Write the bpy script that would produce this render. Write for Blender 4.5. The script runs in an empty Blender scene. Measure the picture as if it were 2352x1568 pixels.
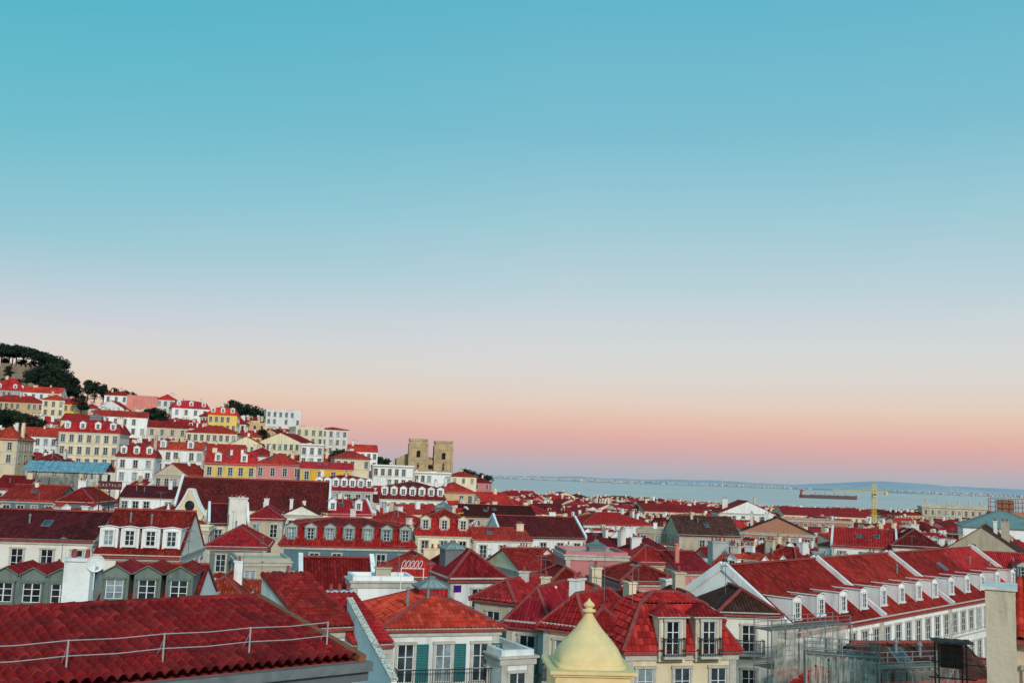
import bpy, math, random
from mathutils import Vector, Matrix
R = random.Random(11)
F = 2287.0; CX, CY = 1176, 784
CAM = Vector((0, 0, 36.0))
ROT = Matrix.Rotation(math.radians(90+7.57), 3, 'X') @ Matrix.Rotation(math.radians(2.1), 3, 'Z')
rad = math.radians
scene = bpy.context.scene
COL = scene.collection

def ray(u, v): return ROT @ Vector(((u-CX)/F, -(v-CY)/F, -1))
def P(u, v, d):
    r = ray(u, v); return CAM + r*(d/r.y)
RI = ROT.transposed()
def proj(p):
    c = RI @ (Vector(p)-CAM)
    return (CX + F*c.x/-c.z, CY - F*c.y/-c.z)
def lin(c):
    return tuple(((x/255)/12.92 if x/255 <= 0.04045 else ((x/255+0.055)/1.055)**2.4) for x in c)
def interp(t, x):
    if x <= t[0][0]: return t[0][1]
    for (a, b), (c, d) in zip(t, t[1:]):
        if x <= c: return b+(d-b)*(x-a)/(c-a)
    return t[-1][1]
def sm(a, b, x):
    t = min(1, max(0, (x-a)/(b-a))); return t*t*(3-2*t)
RID = [(-0.75,60),(-0.514,60),(-0.43,55),(-0.38,53),(-0.28,49),(-0.21,42),(-0.164,35),(-0.12,26),(-0.06,18),(-0.02,9),(0.03,2),(1,0)]
def T(x, y):
    a = x/max(y, 30)
    h = interp(RID, a)*sm(150, 450, y)*0.92
    h += 18*sm(440, 480, y)*(1-sm(-.47, -.40, a))
    h += 12*(1-sm(30, 110, y))
    e = 660 if a > 0 else 660+min(1, -a/0.1)*600
    h = h*(1-sm(e, e+250, y)) - 8*sm(e, e+60, y)
    return h

# ------------------------------------------------------------ materials
class N:
    def __init__(s, name):
        s.m = bpy.data.materials.new(name); s.m.use_nodes = True
        s.t = s.m.node_tree; s.b = s.t.nodes['Principled BSDF']
    def n(s, typ, **k):
        o = s.t.nodes.new(typ)
        for a, b in k.items(): setattr(o, a, b)
        return o
    def l(s, a, b): s.t.links.new(a, b)
    def math(s, op, a, b=None):
        o = s.n('ShaderNodeMath', operation=op)
        for i, x in enumerate((a, b)):
            if x is None: continue
            if isinstance(x, (int, float)): o.inputs[i].default_value = x
            else: s.l(x, o.inputs[i])
        return o.outputs[0]
    def mix(s, f, a, b, bt='MIX'):
        o = s.n('ShaderNodeMix', data_type='RGBA', blend_type=bt)
        for i, x in ((0, f), (6, a), (7, b)):
            if isinstance(x, (int, float)): o.inputs[i].default_value = x
            elif isinstance(x, tuple): o.inputs[i].default_value = (*x[:3], 1)
            else: s.l(x, o.inputs[i])
        return o.outputs[2]
    def noise(s, vec, scale, det=4, rough=.6):
        o = s.n('ShaderNodeTexNoise'); o.inputs['Scale'].default_value = scale
        o.inputs['Detail'].default_value = det; o.inputs['Roughness'].default_value = rough
        if vec is not None: s.l(vec, o.inputs['Vector'])
        return o.outputs[0]
    def ramp(s, f, a, b):
        o = s.n('ShaderNodeMapRange'); s.l(f, o.inputs[0])
        o.inputs[1].default_value = a; o.inputs[2].default_value = b
        return o.outputs[0]
    def wpos(s):
        return s.n('ShaderNodeNewGeometry').outputs['Position']
MC = {}
ROOFC = {'red': (.44,.019,.018), 'bright': (.56,.034,.023), 'dark': (.15,.012,.013), 'brown': (.10,.030,.025), 'crimson': (.33,.013,.015), 'deep': (.30,.013,.014)}
def roofmat(rc, lod):
    k = ('roof', rc, lod)
    if k in MC: return MC[k]
    s = N('roof_tiles_%s_%d' % (rc, lod)); c = ROOFC[rc]
    uv = s.n('ShaderNodeUVMap').outputs[0]
    sep = s.n('ShaderNodeSeparateXYZ'); s.l(uv, sep.inputs[0])
    X, Y = sep.outputs[0], sep.outputs[1]
    wp = s.wpos()
    big = s.ramp(s.noise(wp, .22, 5, .7), .36, .58)
    fine = s.ramp(s.noise(wp, 2.2, 4, .7), .3, .7)
    rnd = s.n('ShaderNodeObjectInfo').outputs['Random']
    dark = tuple(x*.40+.005 for x in c); lite = (min(1, c[0]*1.45), c[1]*2.6+.010, c[2]*2.2+.007)
    col = s.mix(big, dark, c)
    fx = s.math('FLOOR', s.math('DIVIDE', X, .25)); fy = s.math('FLOOR', s.math('DIVIDE', Y, .40))
    cmb = s.n('ShaderNodeCombineXYZ'); s.l(fx, cmb.inputs[0]); s.l(fy, cmb.inputs[1]); s.l(rnd, cmb.inputs[2])
    wn = s.n('ShaderNodeTexWhiteNoise', noise_dimensions='3D'); s.l(cmb.outputs[0], wn.inputs['Vector'])
    tile = wn.outputs[0]
    col = s.mix(s.math('MULTIPLY', s.math('POWER', tile, 2.0), .75), col, lite)
    col = s.mix(s.math('MULTIPLY', fine, .5), col, s.mix(.6, col, dark))
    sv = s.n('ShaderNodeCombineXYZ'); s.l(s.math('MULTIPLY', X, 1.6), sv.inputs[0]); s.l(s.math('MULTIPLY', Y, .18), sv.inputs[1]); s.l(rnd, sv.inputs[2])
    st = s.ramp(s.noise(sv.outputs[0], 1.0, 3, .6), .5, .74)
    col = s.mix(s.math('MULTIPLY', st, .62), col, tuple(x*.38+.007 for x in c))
    lich = s.ramp(s.noise(wp, .9, 6, .75), .62, .76)
    col = s.mix(s.math('MULTIPLY', lich, .16), col, (.30,.12,.07))
    sp_ = s.ramp(s.noise(wp, 5.0, 3, .7), .66, .72)
    col = s.mix(s.math('MULTIPLY', sp_, .4), col, (.045,.02,.02))
    hs = s.n('ShaderNodeHueSaturation'); s.l(col, hs.inputs['Color'])
    s.l(s.math('ADD', s.math('MULTIPLY', rnd, .62), .70), hs.inputs['Value'])
    wn2 = s.n('ShaderNodeTexWhiteNoise', noise_dimensions='1D'); s.l(rnd, wn2.inputs['W'])
    s.l(s.math('ADD', s.math('MULTIPLY', wn2.outputs[0], .012), .494), hs.inputs['Hue'])
    s.l(hs.outputs[0], s.b.inputs['Base Color'])
    s.b.inputs['Roughness'].default_value = .85
    s.b.inputs['Specular IOR Level'].default_value = .08
    if lod < 2:
        row = s.math('FRACT', s.math('DIVIDE', Y, .40))
        hgt = s.math('MULTIPLY', row, -.6)
        if lod == 1:
            rib = s.math('ABSOLUTE', s.math('SINE', s.math('MULTIPLY', X, math.pi/.25)))
            hgt = s.math('ADD', hgt, rib)
        hgt = s.math('ADD', hgt, s.math('MULTIPLY', tile, .3))
        bp = s.n('ShaderNodeBump'); bp.inputs['Distance'].default_value = .11; bp.inputs['Strength'].default_value = 1
        s.l(hgt, bp.inputs['Height']); s.l(bp.outputs[0], s.b.inputs['Normal'])
    MC[k] = s.m; return s.m
WALLC = {'white': (.82,.84,.83), 'cream': (.78,.67,.46), 'yellow': (.80,.56,.14), 'gold': (.85,.48,.05), 'pink': (.60,.22,.22), 'salmon': (.68,.25,.21),
 'grey': (.43,.45,.45), 'beige': (.56,.48,.36), 'teal': (.12,.22,.26), 'offwhite': (.76,.74,.67), 'stone': (.42,.31,.20), 'greygreen': (.17,.215,.19), 'ochre': (.62,.44,.24), 'rust': (.42,.2,.13), 'pale': (.78,.70,.48)}
def wallmat(w, dirt=.6):
    k = ('wall', w, dirt)
    if k in MC: return MC[k]
    s = N('plaster_%s' % w); c = WALLC[w]
    wp = s.wpos(); sc = s.n('ShaderNodeMapping'); sc.inputs['Scale'].default_value = (1.3, 1.3, .16); s.l(wp, sc.inputs['Vector'])
    streak = s.ramp(s.noise(sc.outputs[0], 1.0, 5, .7), .52, .74)
    blot = s.ramp(s.noise(wp, .35, 5, .65), .45, .70)
    rnd = s.n('ShaderNodeObjectInfo').outputs['Random']
    col = s.mix(s.math('MULTIPLY', blot, .3*dirt*2), c, tuple(x*.6 for x in c))
    col = s.mix(s.math('MULTIPLY', streak, dirt), col, tuple(x*.38+.01 for x in c))
    pt = s.ramp(s.noise(wp, 1.7, 6, .8), .64, .69)
    col = s.mix(s.math('MULTIPLY', pt, dirt*.8), col, (.30,.25,.19))
    hs = s.n('ShaderNodeHueSaturation'); s.l(col, hs.inputs['Color'])
    s.l(s.math('ADD', s.math('MULTIPLY', rnd, .24), .86), hs.inputs['Value'])
    s.l(hs.outputs[0], s.b.inputs['Base Color']); s.b.inputs['Roughness'].default_value = .9
    s.b.inputs['Specular IOR Level'].default_value = .15
    bp = s.n('ShaderNodeBump'); bp.inputs['Distance'].default_value = .04; bp.inputs['Strength'].default_value = .7
    s.l(s.noise(wp, 6, 4), bp.inputs['Height']); s.l(bp.outputs[0], s.b.inputs['Normal'])
    MC[k] = s.m; return s.m
def plain(name, c, rough=.7, metal=0, var=.3, scale=3, spec=.3):
    k = ('p', name)
    if k in MC: return MC[k]
    s = N(name); wp = s.wpos()
    nz = s.ramp(s.noise(wp, scale, 4, .65), .35, .7)
    s.l(s.mix(s.math('MULTIPLY', nz, var), c, tuple(x*.4 for x in c)), s.b.inputs['Base Color'])
    s.b.inputs['Roughness'].default_value = rough; s.b.inputs['Metallic'].default_value = metal
    s.b.inputs['Specular IOR Level'].default_value = spec
    MC[k] = s.m; return s.m
FRAME = plain('white_painted_wood', (.68,.72,.71), .6, 0, .2)
TRIM = plain('limestone_trim', (.55,.53,.47), .85, 0, .5, 2)
IRON = plain('black_iron', (.02,.022,.025), .5, 0, .2)
STEEL = plain('galvanised_steel', (.24,.26,.265), .6, .3, .3)
RIDGE = plain('ridge_tiles', (.36,.07,.06), .85, 0, .7, 3.5)
LEAD = plain('grey_zinc', (.17,.2,.21), .6, .1, .5)
WHITE = plain('white_paint', (.8,.82,.81), .6, 0, .25)
GTIM = plain('grey_timber', (.15,.20,.18), .8, 0, .6)
WOODD = plain('dark_interior', (.015,.015,.017), .9)
SHUT = plain('green_shutter_paint', (.015,.15,.16), .6, 0, .3)
def glassmat(name, c, r=.12, spec=.45):
    k = ('g', name)
    if k in MC: return MC[k]
    s = N(name)
    s.b.inputs['Roughness'].default_value = r
    s.b.inputs['Specular IOR Level'].default_value = spec
    wp = s.wpos(); nz = s.ramp(s.noise(wp, .8, 3), .4, .65)
    s.l(s.mix(nz, c, tuple(min(1, x*2.6+.015) for x in c)), s.b.inputs['Base Color'])
    MC[k] = s.m; return s.m
GL = [glassmat('dark_window_glass', (.008,.010,.013)), glassmat('curtained_window_glass', (.12,.155,.17)), glassmat('slate_window_glass', (.02,.03,.037))]  # glass tones differ from window to window, picked at random
SKYL = glassmat('skylight_glass', (.10,.13,.125), .55, .25)

# ------------------------------------------------------------ mesh builder
class MB:
    def __init__(s): s.v=[]; s.f=[]; s.m=[]; s.uv=[]; s.M=None
    def av(s, p):
        p = Vector(p)
        if s.M is not None: p = s.M @ p
        s.v.append(p); return len(s.v)-1
    def poly(s, pts, m=0, uv=None):
        idx = [s.av(p) for p in pts]; s.face(idx, m, uv)
    def face(s, idx, m=0, uv=None):
        s.f.append(idx); s.m.append(m)
        if uv is None:
            pts = [s.v[i] for i in idx]
            n = (pts[1]-pts[0]).cross(pts[2]-pts[1])
            if n.length < 1e-9: n = Vector((0,0,1))
            n.normalize()
            t = Vector((0,0,1)).cross(n)
            t = t.normalized() if t.length > 1e-3 else Vector((1,0,0))
            b = n.cross(t)
            uv = [(p.dot(t), p.dot(b)) for p in pts]
        s.uv.append(uv)
    def box(s, x0,y0,z0,x1,y1,z1, m=0, bottom=True):
        p = [(x0,y0,z0),(x1,y0,z0),(x1,y1,z0),(x0,y1,z0),(x0,y0,z1),(x1,y0,z1),(x1,y1,z1),(x0,y1,z1)]
        i = [s.av(q) for q in p]
        fs = [(0,1,5,4),(1,2,6,5),(2,3,7,6),(3,0,4,7),(4,5,6,7)]
        if bottom: fs.append((3,2,1,0))
        for f in fs: s.face([i[k] for k in f], m)
    def beam(s, p, q, w, h, m=0):
        p = Vector(p); q = Vector(q); d = (q-p)
        if d.length < 1e-6: return
        d.normalize(); a = d.cross(Vector((0,0,1)))
        a = a.normalized() if a.length > 1e-3 else Vector((1,0,0))
        b = a.cross(d); a = a*w/2; b = b*h/2
        c = [p-a-b, p+a-b, p+a+b, p-a+b, q-a-b, q+a-b, q+a+b, q-a+b]
        i = [s.av(x) for x in c]
        for f in [(0,1,5,4),(1,2,6,5),(2,3,7,6),(3,0,4,7),(4,5,6,7),(3,2,1,0)]: s.face([i[k] for k in f], m)
    def cyl(s, p, q, r0, r1=None, n=8, m=0):
        r1 = r0 if r1 is None else r1
        p = Vector(p); q = Vector(q); d = (q-p).normalized()
        a = d.cross(Vector((0,0,1))); a = a.normalized() if a.length > 1e-3 else Vector((1,0,0)); b = d.cross(a)
        A = [s.av(p+(a*math.cos(t)+b*math.sin(t))*r0) for t in [2*math.pi*i/n for i in range(n)]]
        B = [s.av(q+(a*math.cos(t)+b*math.sin(t))*r1) for t in [2*math.pi*i/n for i in range(n)]]
        for i in range(n): s.face([A[i], A[(i+1)%n], B[(i+1)%n], B[i]], m)
        s.face(A[::-1], m); s.face(B, m)
    def shell(s, polys, t, m=0, under=0):
        for pl in polys: s.poly(pl, m)
        s.rim(polys, t, under)
    def rim(s, polys, t, under=0):
        key = lambda p: (round(p[0],3), round(p[1],3), round(p[2],3))
        cnt = {}
        for pl in polys:
            for a, b in zip(pl, pl[1:]+pl[:1]): k = frozenset((key(a), key(b))); cnt[k] = cnt.get(k, 0)+1
        dn = lambda p: (p[0], p[1], p[2]-t)
        for pl in polys:
            s.poly([dn(p) for p in pl][::-1], under)
            for a, b in zip(pl, pl[1:]+pl[:1]):
                if cnt[frozenset((key(a), key(b)))] == 1: s.poly([a, dn(a), dn(b), b], under)
    def corr(s, pl, m=0, rib=.25, ns=6, courses=True, amp=.07):
        pts = [Vector(p) for p in pl]
        n = (pts[1]-pts[0]).cross(pts[2]-pts[1]).normalized()
        if n.z < 0: n = -n
        t = Vector((0,0,1)).cross(n).normalized(); b = n.cross(t)
        if b.z < 0: b = -b; t = -t
        o = pts[0]; ab = [((p-o).dot(t), (p-o).dot(b)) for p in pts]
        a0 = min(a for a, _ in ab); a1 = max(a for a, _ in ab)
        k = max(4, int((a1-a0)/rib*ns)); bm = min(x for _, x in ab); bM = max(x for _, x in ab)
        nc = max(1, int((bM-bm)/.40)) if courses else 1
        prev = None
        for i in range(k+1):
            a = a0+(a1-a0)*i/k; aa = min(max(a, a0+1e-4), a1-1e-4); bs = []
            for (x0,y0),(x1,y1) in zip(ab, ab[1:]+ab[:1]):
                if (x0-aa)*(x1-aa) <= 0 and abs(x1-x0) > 1e-9: bs.append(y0+(y1-y0)*(aa-x0)/(x1-x0))
            if not bs: prev = None; continue
            lo, hi = min(bs), max(bs)
            pr = amp*abs(math.sin(math.pi*a/rib)); colm = []
            jit = .02*math.sin(math.floor(a/rib)*12.9898)
            for j in range(nc):
                for fr, up in ((0, .045), (1, 0)):
                    bb = lo+(hi-lo)*(j+fr)/nc if hi-lo < (bM-bm)*.02 else min(max(bm+(bM-bm)*(j+fr)/nc, lo), hi)
                    colm.append((s.av(o+t*a+b*bb+n*(pr+(up+jit*math.sin(j*7.7) if courses else 0)+.03)), (a, bb)))
            if prev:
                for j in range(len(colm)-1):
                    q = [prev[j], colm[j], colm[j+1], prev[j+1]]
                    s.face([x[0] for x in q], m, [x[1] for x in q])
            prev = colm
    def mesh(s, name, mats):
        me = bpy.data.meshes.new(name)
        me.from_pydata([tuple(p) for p in s.v], [], s.f)
        for mt in mats: me.materials.append(mt)
        me.polygons.foreach_set('material_index', s.m)
        uvl = me.uv_layers.new(name='UVMap')
        flat = [c for u in s.uv for xy in u for c in xy]
        uvl.data.foreach_set('uv', flat)
        me.update(); return me
def obj(name, me, parent=None, loc=(0,0,0), rz=0, label=None, cat=None, kind=None, group=None):
    o = bpy.data.objects.new(name, me); COL.objects.link(o)
    o.location = loc; o.rotation_euler = (0,0,rz)
    if parent: o.parent = parent
    if label: o['label'] = label
    if cat: o['category'] = cat
    if kind: o['kind'] = kind
    if group: o['group'] = group
    return o

# ------------------------------------------------------------ windows etc
WC = {}
def winparts(w, h, g, merged, trim='t'):
    k = (w, h, g, merged, trim)
    if k in WC: return WC[k]
    a, b, c = MB(), MB(), MB()
    T_ = {'t': TRIM, 'w': WHITE, 'g': GTIM}[trim]
    B = a if merged else b; C = a if merged else c
    x = w/2; t = .14 if trim == 't' else .10
    a.box(-x-t, -.11, -.02, -x, 0, h, 0); a.box(x, -.11, -.02, x+t, 0, h, 0)
    a.box(-x-t-.04, -.16, h, x+t+.04, 0, h+t, 0); a.box(-x-t-.06, -.2, -.14, x+t+.06, 0, -.02, 0)
    fm = 1 if merged else 0; gm = 2 if merged else 0
    B.box(-x, -.05, 0, -x+.055, -.02, h, fm); B.box(x-.055, -.05, 0, x, -.02, h, fm); B.box(-.035, -.05, 0, .035, -.02, h, fm)
    for z in (0, h*.33, h*.66, h-.05):
        B.box(-x+.001, -.046, z+.001, x-.001, -.021, z+.04, fm)
    C.poly([(-x,-.014,0),(x,-.014,0),(x,-.014,h),(-x,-.014,h)], gm)
    if merged: r = (a.mesh('window', [T_, FRAME, GL[g]]), None, None)
    else: r = (a.mesh('window', [T_]), b.mesh('frame', [FRAME]), c.mesh('glass', [GL[g]]))
    WC[k] = r; return r
def window(parent, loc, rz, w, h, near, trim='t'):
    g = R.choice((0,0,0,1,2,2)); me = winparts(w, h, g, not near, trim)
    o = obj('window', me[0], parent, loc, rz)
    if near:
        obj('frame', me[1], o); obj('glass', me[2], o)
    return o
def balc_mesh(w, d=.7):
    k = ('balc', round(w,1), d)
    if k in WC: return WC[k]
    m = MB(); w = round(w,1)
    m.box(-w/2, -d, -.16, w/2, 0, -.03, 0)
    m.box(-w/2, -d+.02, .9, w/2, -d+.07, .95, 1); m.box(-w/2, -d+.03, .06, w/2, -d+.06, .1, 1)
    for sx in (-1, 1): m.box(sx*w/2-.02, -d+.07, .9, sx*w/2+.02, 0, .95, 1)
    n = int(w/.14)
    for i in range(n+1):
        x = -w/2+.02+(w-.04)*i/n; m.box(x-.014, -d+.034, -.03, x+.014, -d+.056, .9, 1)
    for i in range(1, 5):
        y = -d+d*i/5
        for sx in (-1, 1): m.box(sx*(w/2-.02)-.011, y-.01, -.03, sx*(w/2-.02)+.011, y+.01, .9, 1)
    WC[k] = m.mesh('balcony', [TRIM, IRON]); return WC[k]
def dormer_mesh(wall, rc, w, h, L, lod, style='gable'):
    k = ('d', wall, rc, w, h, round(L,1), lod, style)
    if k in WC: return WC[k]
    m = MB(); x = w/2; r = .42 if style == 'gable' else (.12 if style == 'shed' else 0)
    m.poly([(-x,0,-.4),(x,0,-.4),(x,0,h),(0,0,h+r),(-x,0,h)], 0)
    m.poly([(x,0,-.4),(x,L,-.4),(x,L,h),(x,0,h)], 0); m.poly([(-x,L,-.4),(-x,0,-.4),(-x,0,h),(-x,L,h)], 0)
    if style == 'hip':
        X = x+.2; y0 = -.25; t = h+.65
        pl = [[(-X,y0,h+.02),(X,y0,h+.02),(0,y0+X,t)], [(X,y0,h+.02),(X,L,h+.02),(0,L,t),(0,y0+X,t)], [(-X,L,h+.02),(-X,y0,h+.02),(0,y0+X,t),(0,L,t)]]
    else:
        o = .15; e = h-o*r/x+.06; tp = h+r+.06
        pl = [[(0,-.18,tp),(-x-o,-.18,e),(-x-o,L,e),(0,L,tp)], [(x+o,-.18,e),(0,-.18,tp),(0,L,tp),(x+o,L,e)]]
    m.shell(pl, .07, 1, 2)
    m.box(-x-.03, -.05, -.2, -x+.1, .02, h-.1, 2); m.box(x-.1, -.05, -.2, x+.03, .02, h-.1, 2)
    tm = GTIM if wall in ('teal','grey','greygreen') else (TRIM if wall in ('cream','pale') else WHITE)
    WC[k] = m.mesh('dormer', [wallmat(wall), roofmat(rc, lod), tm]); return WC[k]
def chimney_mesh(i, wall):
    k = ('c', i, wall)
    if k in WC: return WC[k]
    m = MB(); w, d, h = ((1.1,.5,1.3),(.6,.5,1.1),(1.7,.55,1.0),(.7,.7,1.7))[i]
    m.box(-w/2,-d/2,-2.2,w/2,d/2,h,0); m.box(-w/2-.08,-d/2-.08,h,w/2+.08,d/2+.08,h+.1,0)
    n = max(1, int(w/.45))
    for j in range(n):
        x = -w/2+w*(j+.5)/n
        m.cyl((x,0,h+.1),(x,0,h+.42),.12,.09,7,1); m.cyl((x,0,h+.42),(x,0,h+.5),.15,.05,7,1)
    WC[k] = m.mesh('chimney', [wallmat(wall, .85), RIDGE]); return WC[k]
def antenna_mesh(i):
    k = ('ant', i)
    if k in WC: return WC[k]
    m = MB(); h = 1.8+i*.6
    m.cyl((0,0,-.6),(0,0,h),.022,.02,5); m.beam((-.5,0,h-.15),(.5,0,h-.15),.02,.02)
    for j in range(7): x = -.45+j*.15; m.beam((x,-.22+j*.02,h-.12),(x,.22-j*.02,h-.12),.014,.014)
    if i: m.beam((-.3,.1,h-.8),(.4,.1,h-.8),.02,.02); [m.beam((-.25+j*.15,-.2,h-.77),(-.25+j*.15,.35,h-.77),.014,.014) for j in range(4)]
    WC[k] = m.mesh('antenna', [plain('dull_aluminium', (.2,.21,.22), .6, .3)]); return WC[k]
def roofwin_mesh():
    if 'rw' in WC: return WC['rw']
    m = MB(); m.box(-.42,-.6,0,.42,.6,.13,0); m.poly([(-.34,-.52,.135),(.34,-.52,.135),(.34,.52,.135),(-.34,.52,.135)],1)
    WC['rw'] = m.mesh('roof_window', [LEAD, GL[2]]); return WC['rw']
def vent_mesh():
    if 'vent' in WC: return WC['vent']
    m = MB(); m.cyl((0,0,-.4),(0,0,.75),.09,.09,8); m.cyl((0,0,.75),(0,0,.95),.16,.03,8)
    WC['vent'] = m.mesh('vent_pipe', [STEEL]); return WC['vent']
def dish_mesh():
    if 'dish' in WC: return WC['dish']
    m = MB(); n = 14; rings = [(.02,0),(.2,.02),(.34,.07),(.43,.13)]; pr = None
    for r, y in rings:
        c = [m.av((r*math.cos(2*math.pi*i/n), -y, 1.0+r*math.sin(2*math.pi*i/n))) for i in range(n)]
        if pr: [m.face([pr[i],pr[(i+1)%n],c[(i+1)%n],c[i]]) for i in range(n)]
        pr = c
    m.cyl((0,.05,-.3),(0,.05,1.0),.03,.03,6); m.beam((0,-.02,.6),(0,-.5,.95),.025,.025); m.box(-.05,-.56,.9,.05,-.46,1.02)
    WC['dish'] = m.mesh('satellite_dish', [WHITE]); return WC['dish']
def skylight_mesh(w, d, base=1.0, box='lead'):
    k = ('sk', w, d, base, box)
    if k in WC: return WC[k]
    m = MB(); x, y = w/2, d/2; z = base; t = base+min(w,d)*.34
    m.box(-x,-y,-1.5,x,y,z,0); m.box(-x-.12,-y-.12,z,x+.12,y+.12,z+.1,1)
    z += .1; q = .15
    C = [(-x-.1,-y-.1,z),(x+.1,-y-.1,z),(x+.1,y+.1,z),(-x-.1,y+.1,z)]; Tt = [(-q,-q,t),(q,-q,t),(q,q,t),(-q,q,t)]
    for i in range(4):
        j = (i+1)%4; m.poly([C[i],C[j],Tt[j],Tt[i]], 2); m.beam(C[i],Tt[i],.07,.06,1)
        for f in (.25,.5,.75):
            a = Vector(C[i]).lerp(Vector(C[j]), f); b = Vector(Tt[i]).lerp(Vector(Tt[j]), f); m.beam(a,b,.03,.04,1)
    m.box(-q-.05,-q-.05,t-.02,q+.05,q+.05,t+.15,1)
    bm = LEAD if box == 'lead' else (roofmat('red',1) if box == 'red' else wallmat(box))
    WC[k] = m.mesh('skylight', [bm, LEAD, SKYL]); return WC[k]

# ------------------------------------------------------------ roof geometry
def roof_geo(kind, W, D, h, rh, o):
    x, y = W/2, D/2; polys=[]; rid=[]; gab=[]; up = .06
    if kind in ('gable', 'parapet'):
        k = rh/y; X = x+(.12 if kind == 'gable' else -.02); Y = y+o; e = h-o*k+up; r = h+rh+up
        polys = [[(-X,-Y,e),(X,-Y,e),(X,0,r),(-X,0,r)], [(X,Y,e),(-X,Y,e),(-X,0,r),(X,0,r)]]
        rid = [((-X,0,r),(X,0,r))]
        gab = [[(x,-y,h),(x,y,h),(x,0,h+rh)], [(-x,y,h),(-x,-y,h),(-x,0,h+rh)]]
    elif kind == 'gabley':
        k = rh/x; X = x+o; Y = y+.12; e = h-o*k+up; r = h+rh+up
        polys = [[(-X,Y,e),(-X,-Y,e),(0,-Y,r),(0,Y,r)], [(X,-Y,e),(X,Y,e),(0,Y,r),(0,-Y,r)]]
        rid = [((0,-Y,r),(0,Y,r))]
        gab = [[(-x,-y,h),(x,-y,h),(0,-y,h+rh)], [(x,y,h),(-x,y,h),(0,y,h+rh)]]
    elif kind == 'hip':
        if W >= D:
            k = rh/y; e = h-o*k+up; r = h+rh+up; X=x+o; Y=y+o; a = x-y
            polys = [[(-X,-Y,e),(X,-Y,e),(a,0,r),(-a,0,r)], [(X,Y,e),(-X,Y,e),(-a,0,r),(a,0,r)],
                     [(X,-Y,e),(X,Y,e),(a,0,r)], [(-X,Y,e),(-X,-Y,e),(-a,0,r)]]
            rid = [((-a,0,r),(a,0,r)),((-X,-Y,e),(-a,0,r)),((X,-Y,e),(a,0,r)),((X,Y,e),(a,0,r)),((-X,Y,e),(-a,0,r))]
            if a < .02:
                polys[0] = polys[0][:3]; polys[1] = polys[1][:3]
        else:
            k = rh/x; e = h-o*k+up; r = h+rh+up; X=x+o; Y=y+o; a = y-x
            polys = [[(-X,-Y,e),(X,-Y,e),(0,-a,r)], [(X,Y,e),(-X,Y,e),(0,a,r)],
                     [(X,-Y,e),(X,Y,e),(0,a,r),(0,-a,r)], [(-X,Y,e),(-X,-Y,e),(0,-a,r),(0,a,r)]]
            rid = [((0,-a,r),(0,a,r)),((-X,-Y,e),(0,-a,r)),((X,-Y,e),(0,-a,r)),((X,Y,e),(0,a,r)),((-X,Y,e),(0,a,r))]
    elif kind == 'mansard':
        i = 1.3; mh = 2.3; e = h+up-.1; z = h+mh+up; X=x+.3; Y=y+.3; a=x-i; b=y-i
        c0 = [(-X,-Y,e),(X,-Y,e),(X,Y,e),(-X,Y,e)]; c1 = [(-a,-b,z),(a,-b,z),(a,b,z),(-a,b,z)]
        for j in range(4): polys.append([c0[j],c0[(j+1)%4],c1[(j+1)%4],c1[j]]); rid.append((c0[j],c1[j]))
        pp, rr, _ = roof_geo('hip', 2*a, 2*b, h+mh, rh, 0); polys += pp; rid += rr
    elif kind == 'shed':
        e = h+up; r = h+rh+up
        polys = [[(-x-.1,-y-o,e-.1),(x+.1,-y-o,e-.1),(x+.1,y,r),(-x-.1,y,r)]]
        gab = [[(x,-y,h),(x,y,h),(x,y,h+rh)], [(-x,y,h),(-x,-y,h),(-x,y,h+rh)], [(x,y,h),(-x,y,h),(-x,y,h+rh),(x,y,h+rh)]]
    return polys, rid, gab
def wall_geo(m, W, D, h, gab, detail, kind, mi=0, ti=1):
    x, y = W/2, D/2
    c = [(-x,-y),(x,-y),(x,y),(-x,y)]
    for j in range(4):
        a, b = c[j], c[(j+1)%4]
        m.poly([(a[0],a[1],0),(b[0],b[1],0),(b[0],b[1],h),(a[0],a[1],h)], mi)
    for g in gab: m.poly(g, mi)
    if kind == 'flat':
        t = .25
        m.box(-x,-y,h,x,-y+t,h+.3,mi); m.box(-x,y-t,h,x,y,h+.3,mi); m.box(-x,-y+t,h,-x+t,y-t,h+.3,mi); m.box(x-t,-y+t,h,x,y-t,h+.3,mi)
        m.poly([(-x+.25,-y+.25,h+.02),(x-.25,-y+.25,h+.02),(x-.25,y-.25,h+.02),(-x+.25,y-.25,h+.02)], ti)
    if detail:
        p = .13
        for z0, z1, pp in ((h-.5, h-.14, p), (h-.14, h-.02, p+.12)):
            m.box(-x-pp,-y-pp,z0,x+pp,-y,z1,ti); m.box(-x-pp,y,z0,x+pp,y+pp,z1,ti)
            m.box(-x-pp,-y,z0,-x,y,z1,ti); m.box(x,-y,z0,x+pp,y,z1,ti)
        q = .06
        for sx in (-1, 1):
            x0 = sx*x-(.4 if sx > 0 else 0); m.box(x0,-y-q,h-12,x0+.4,-y,h-.5,ti)
        for zz in (h-3.35, h-6.45): m.box(-x+.42,-y-.05,zz,x-.42,-y,zz+.16,ti)

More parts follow.
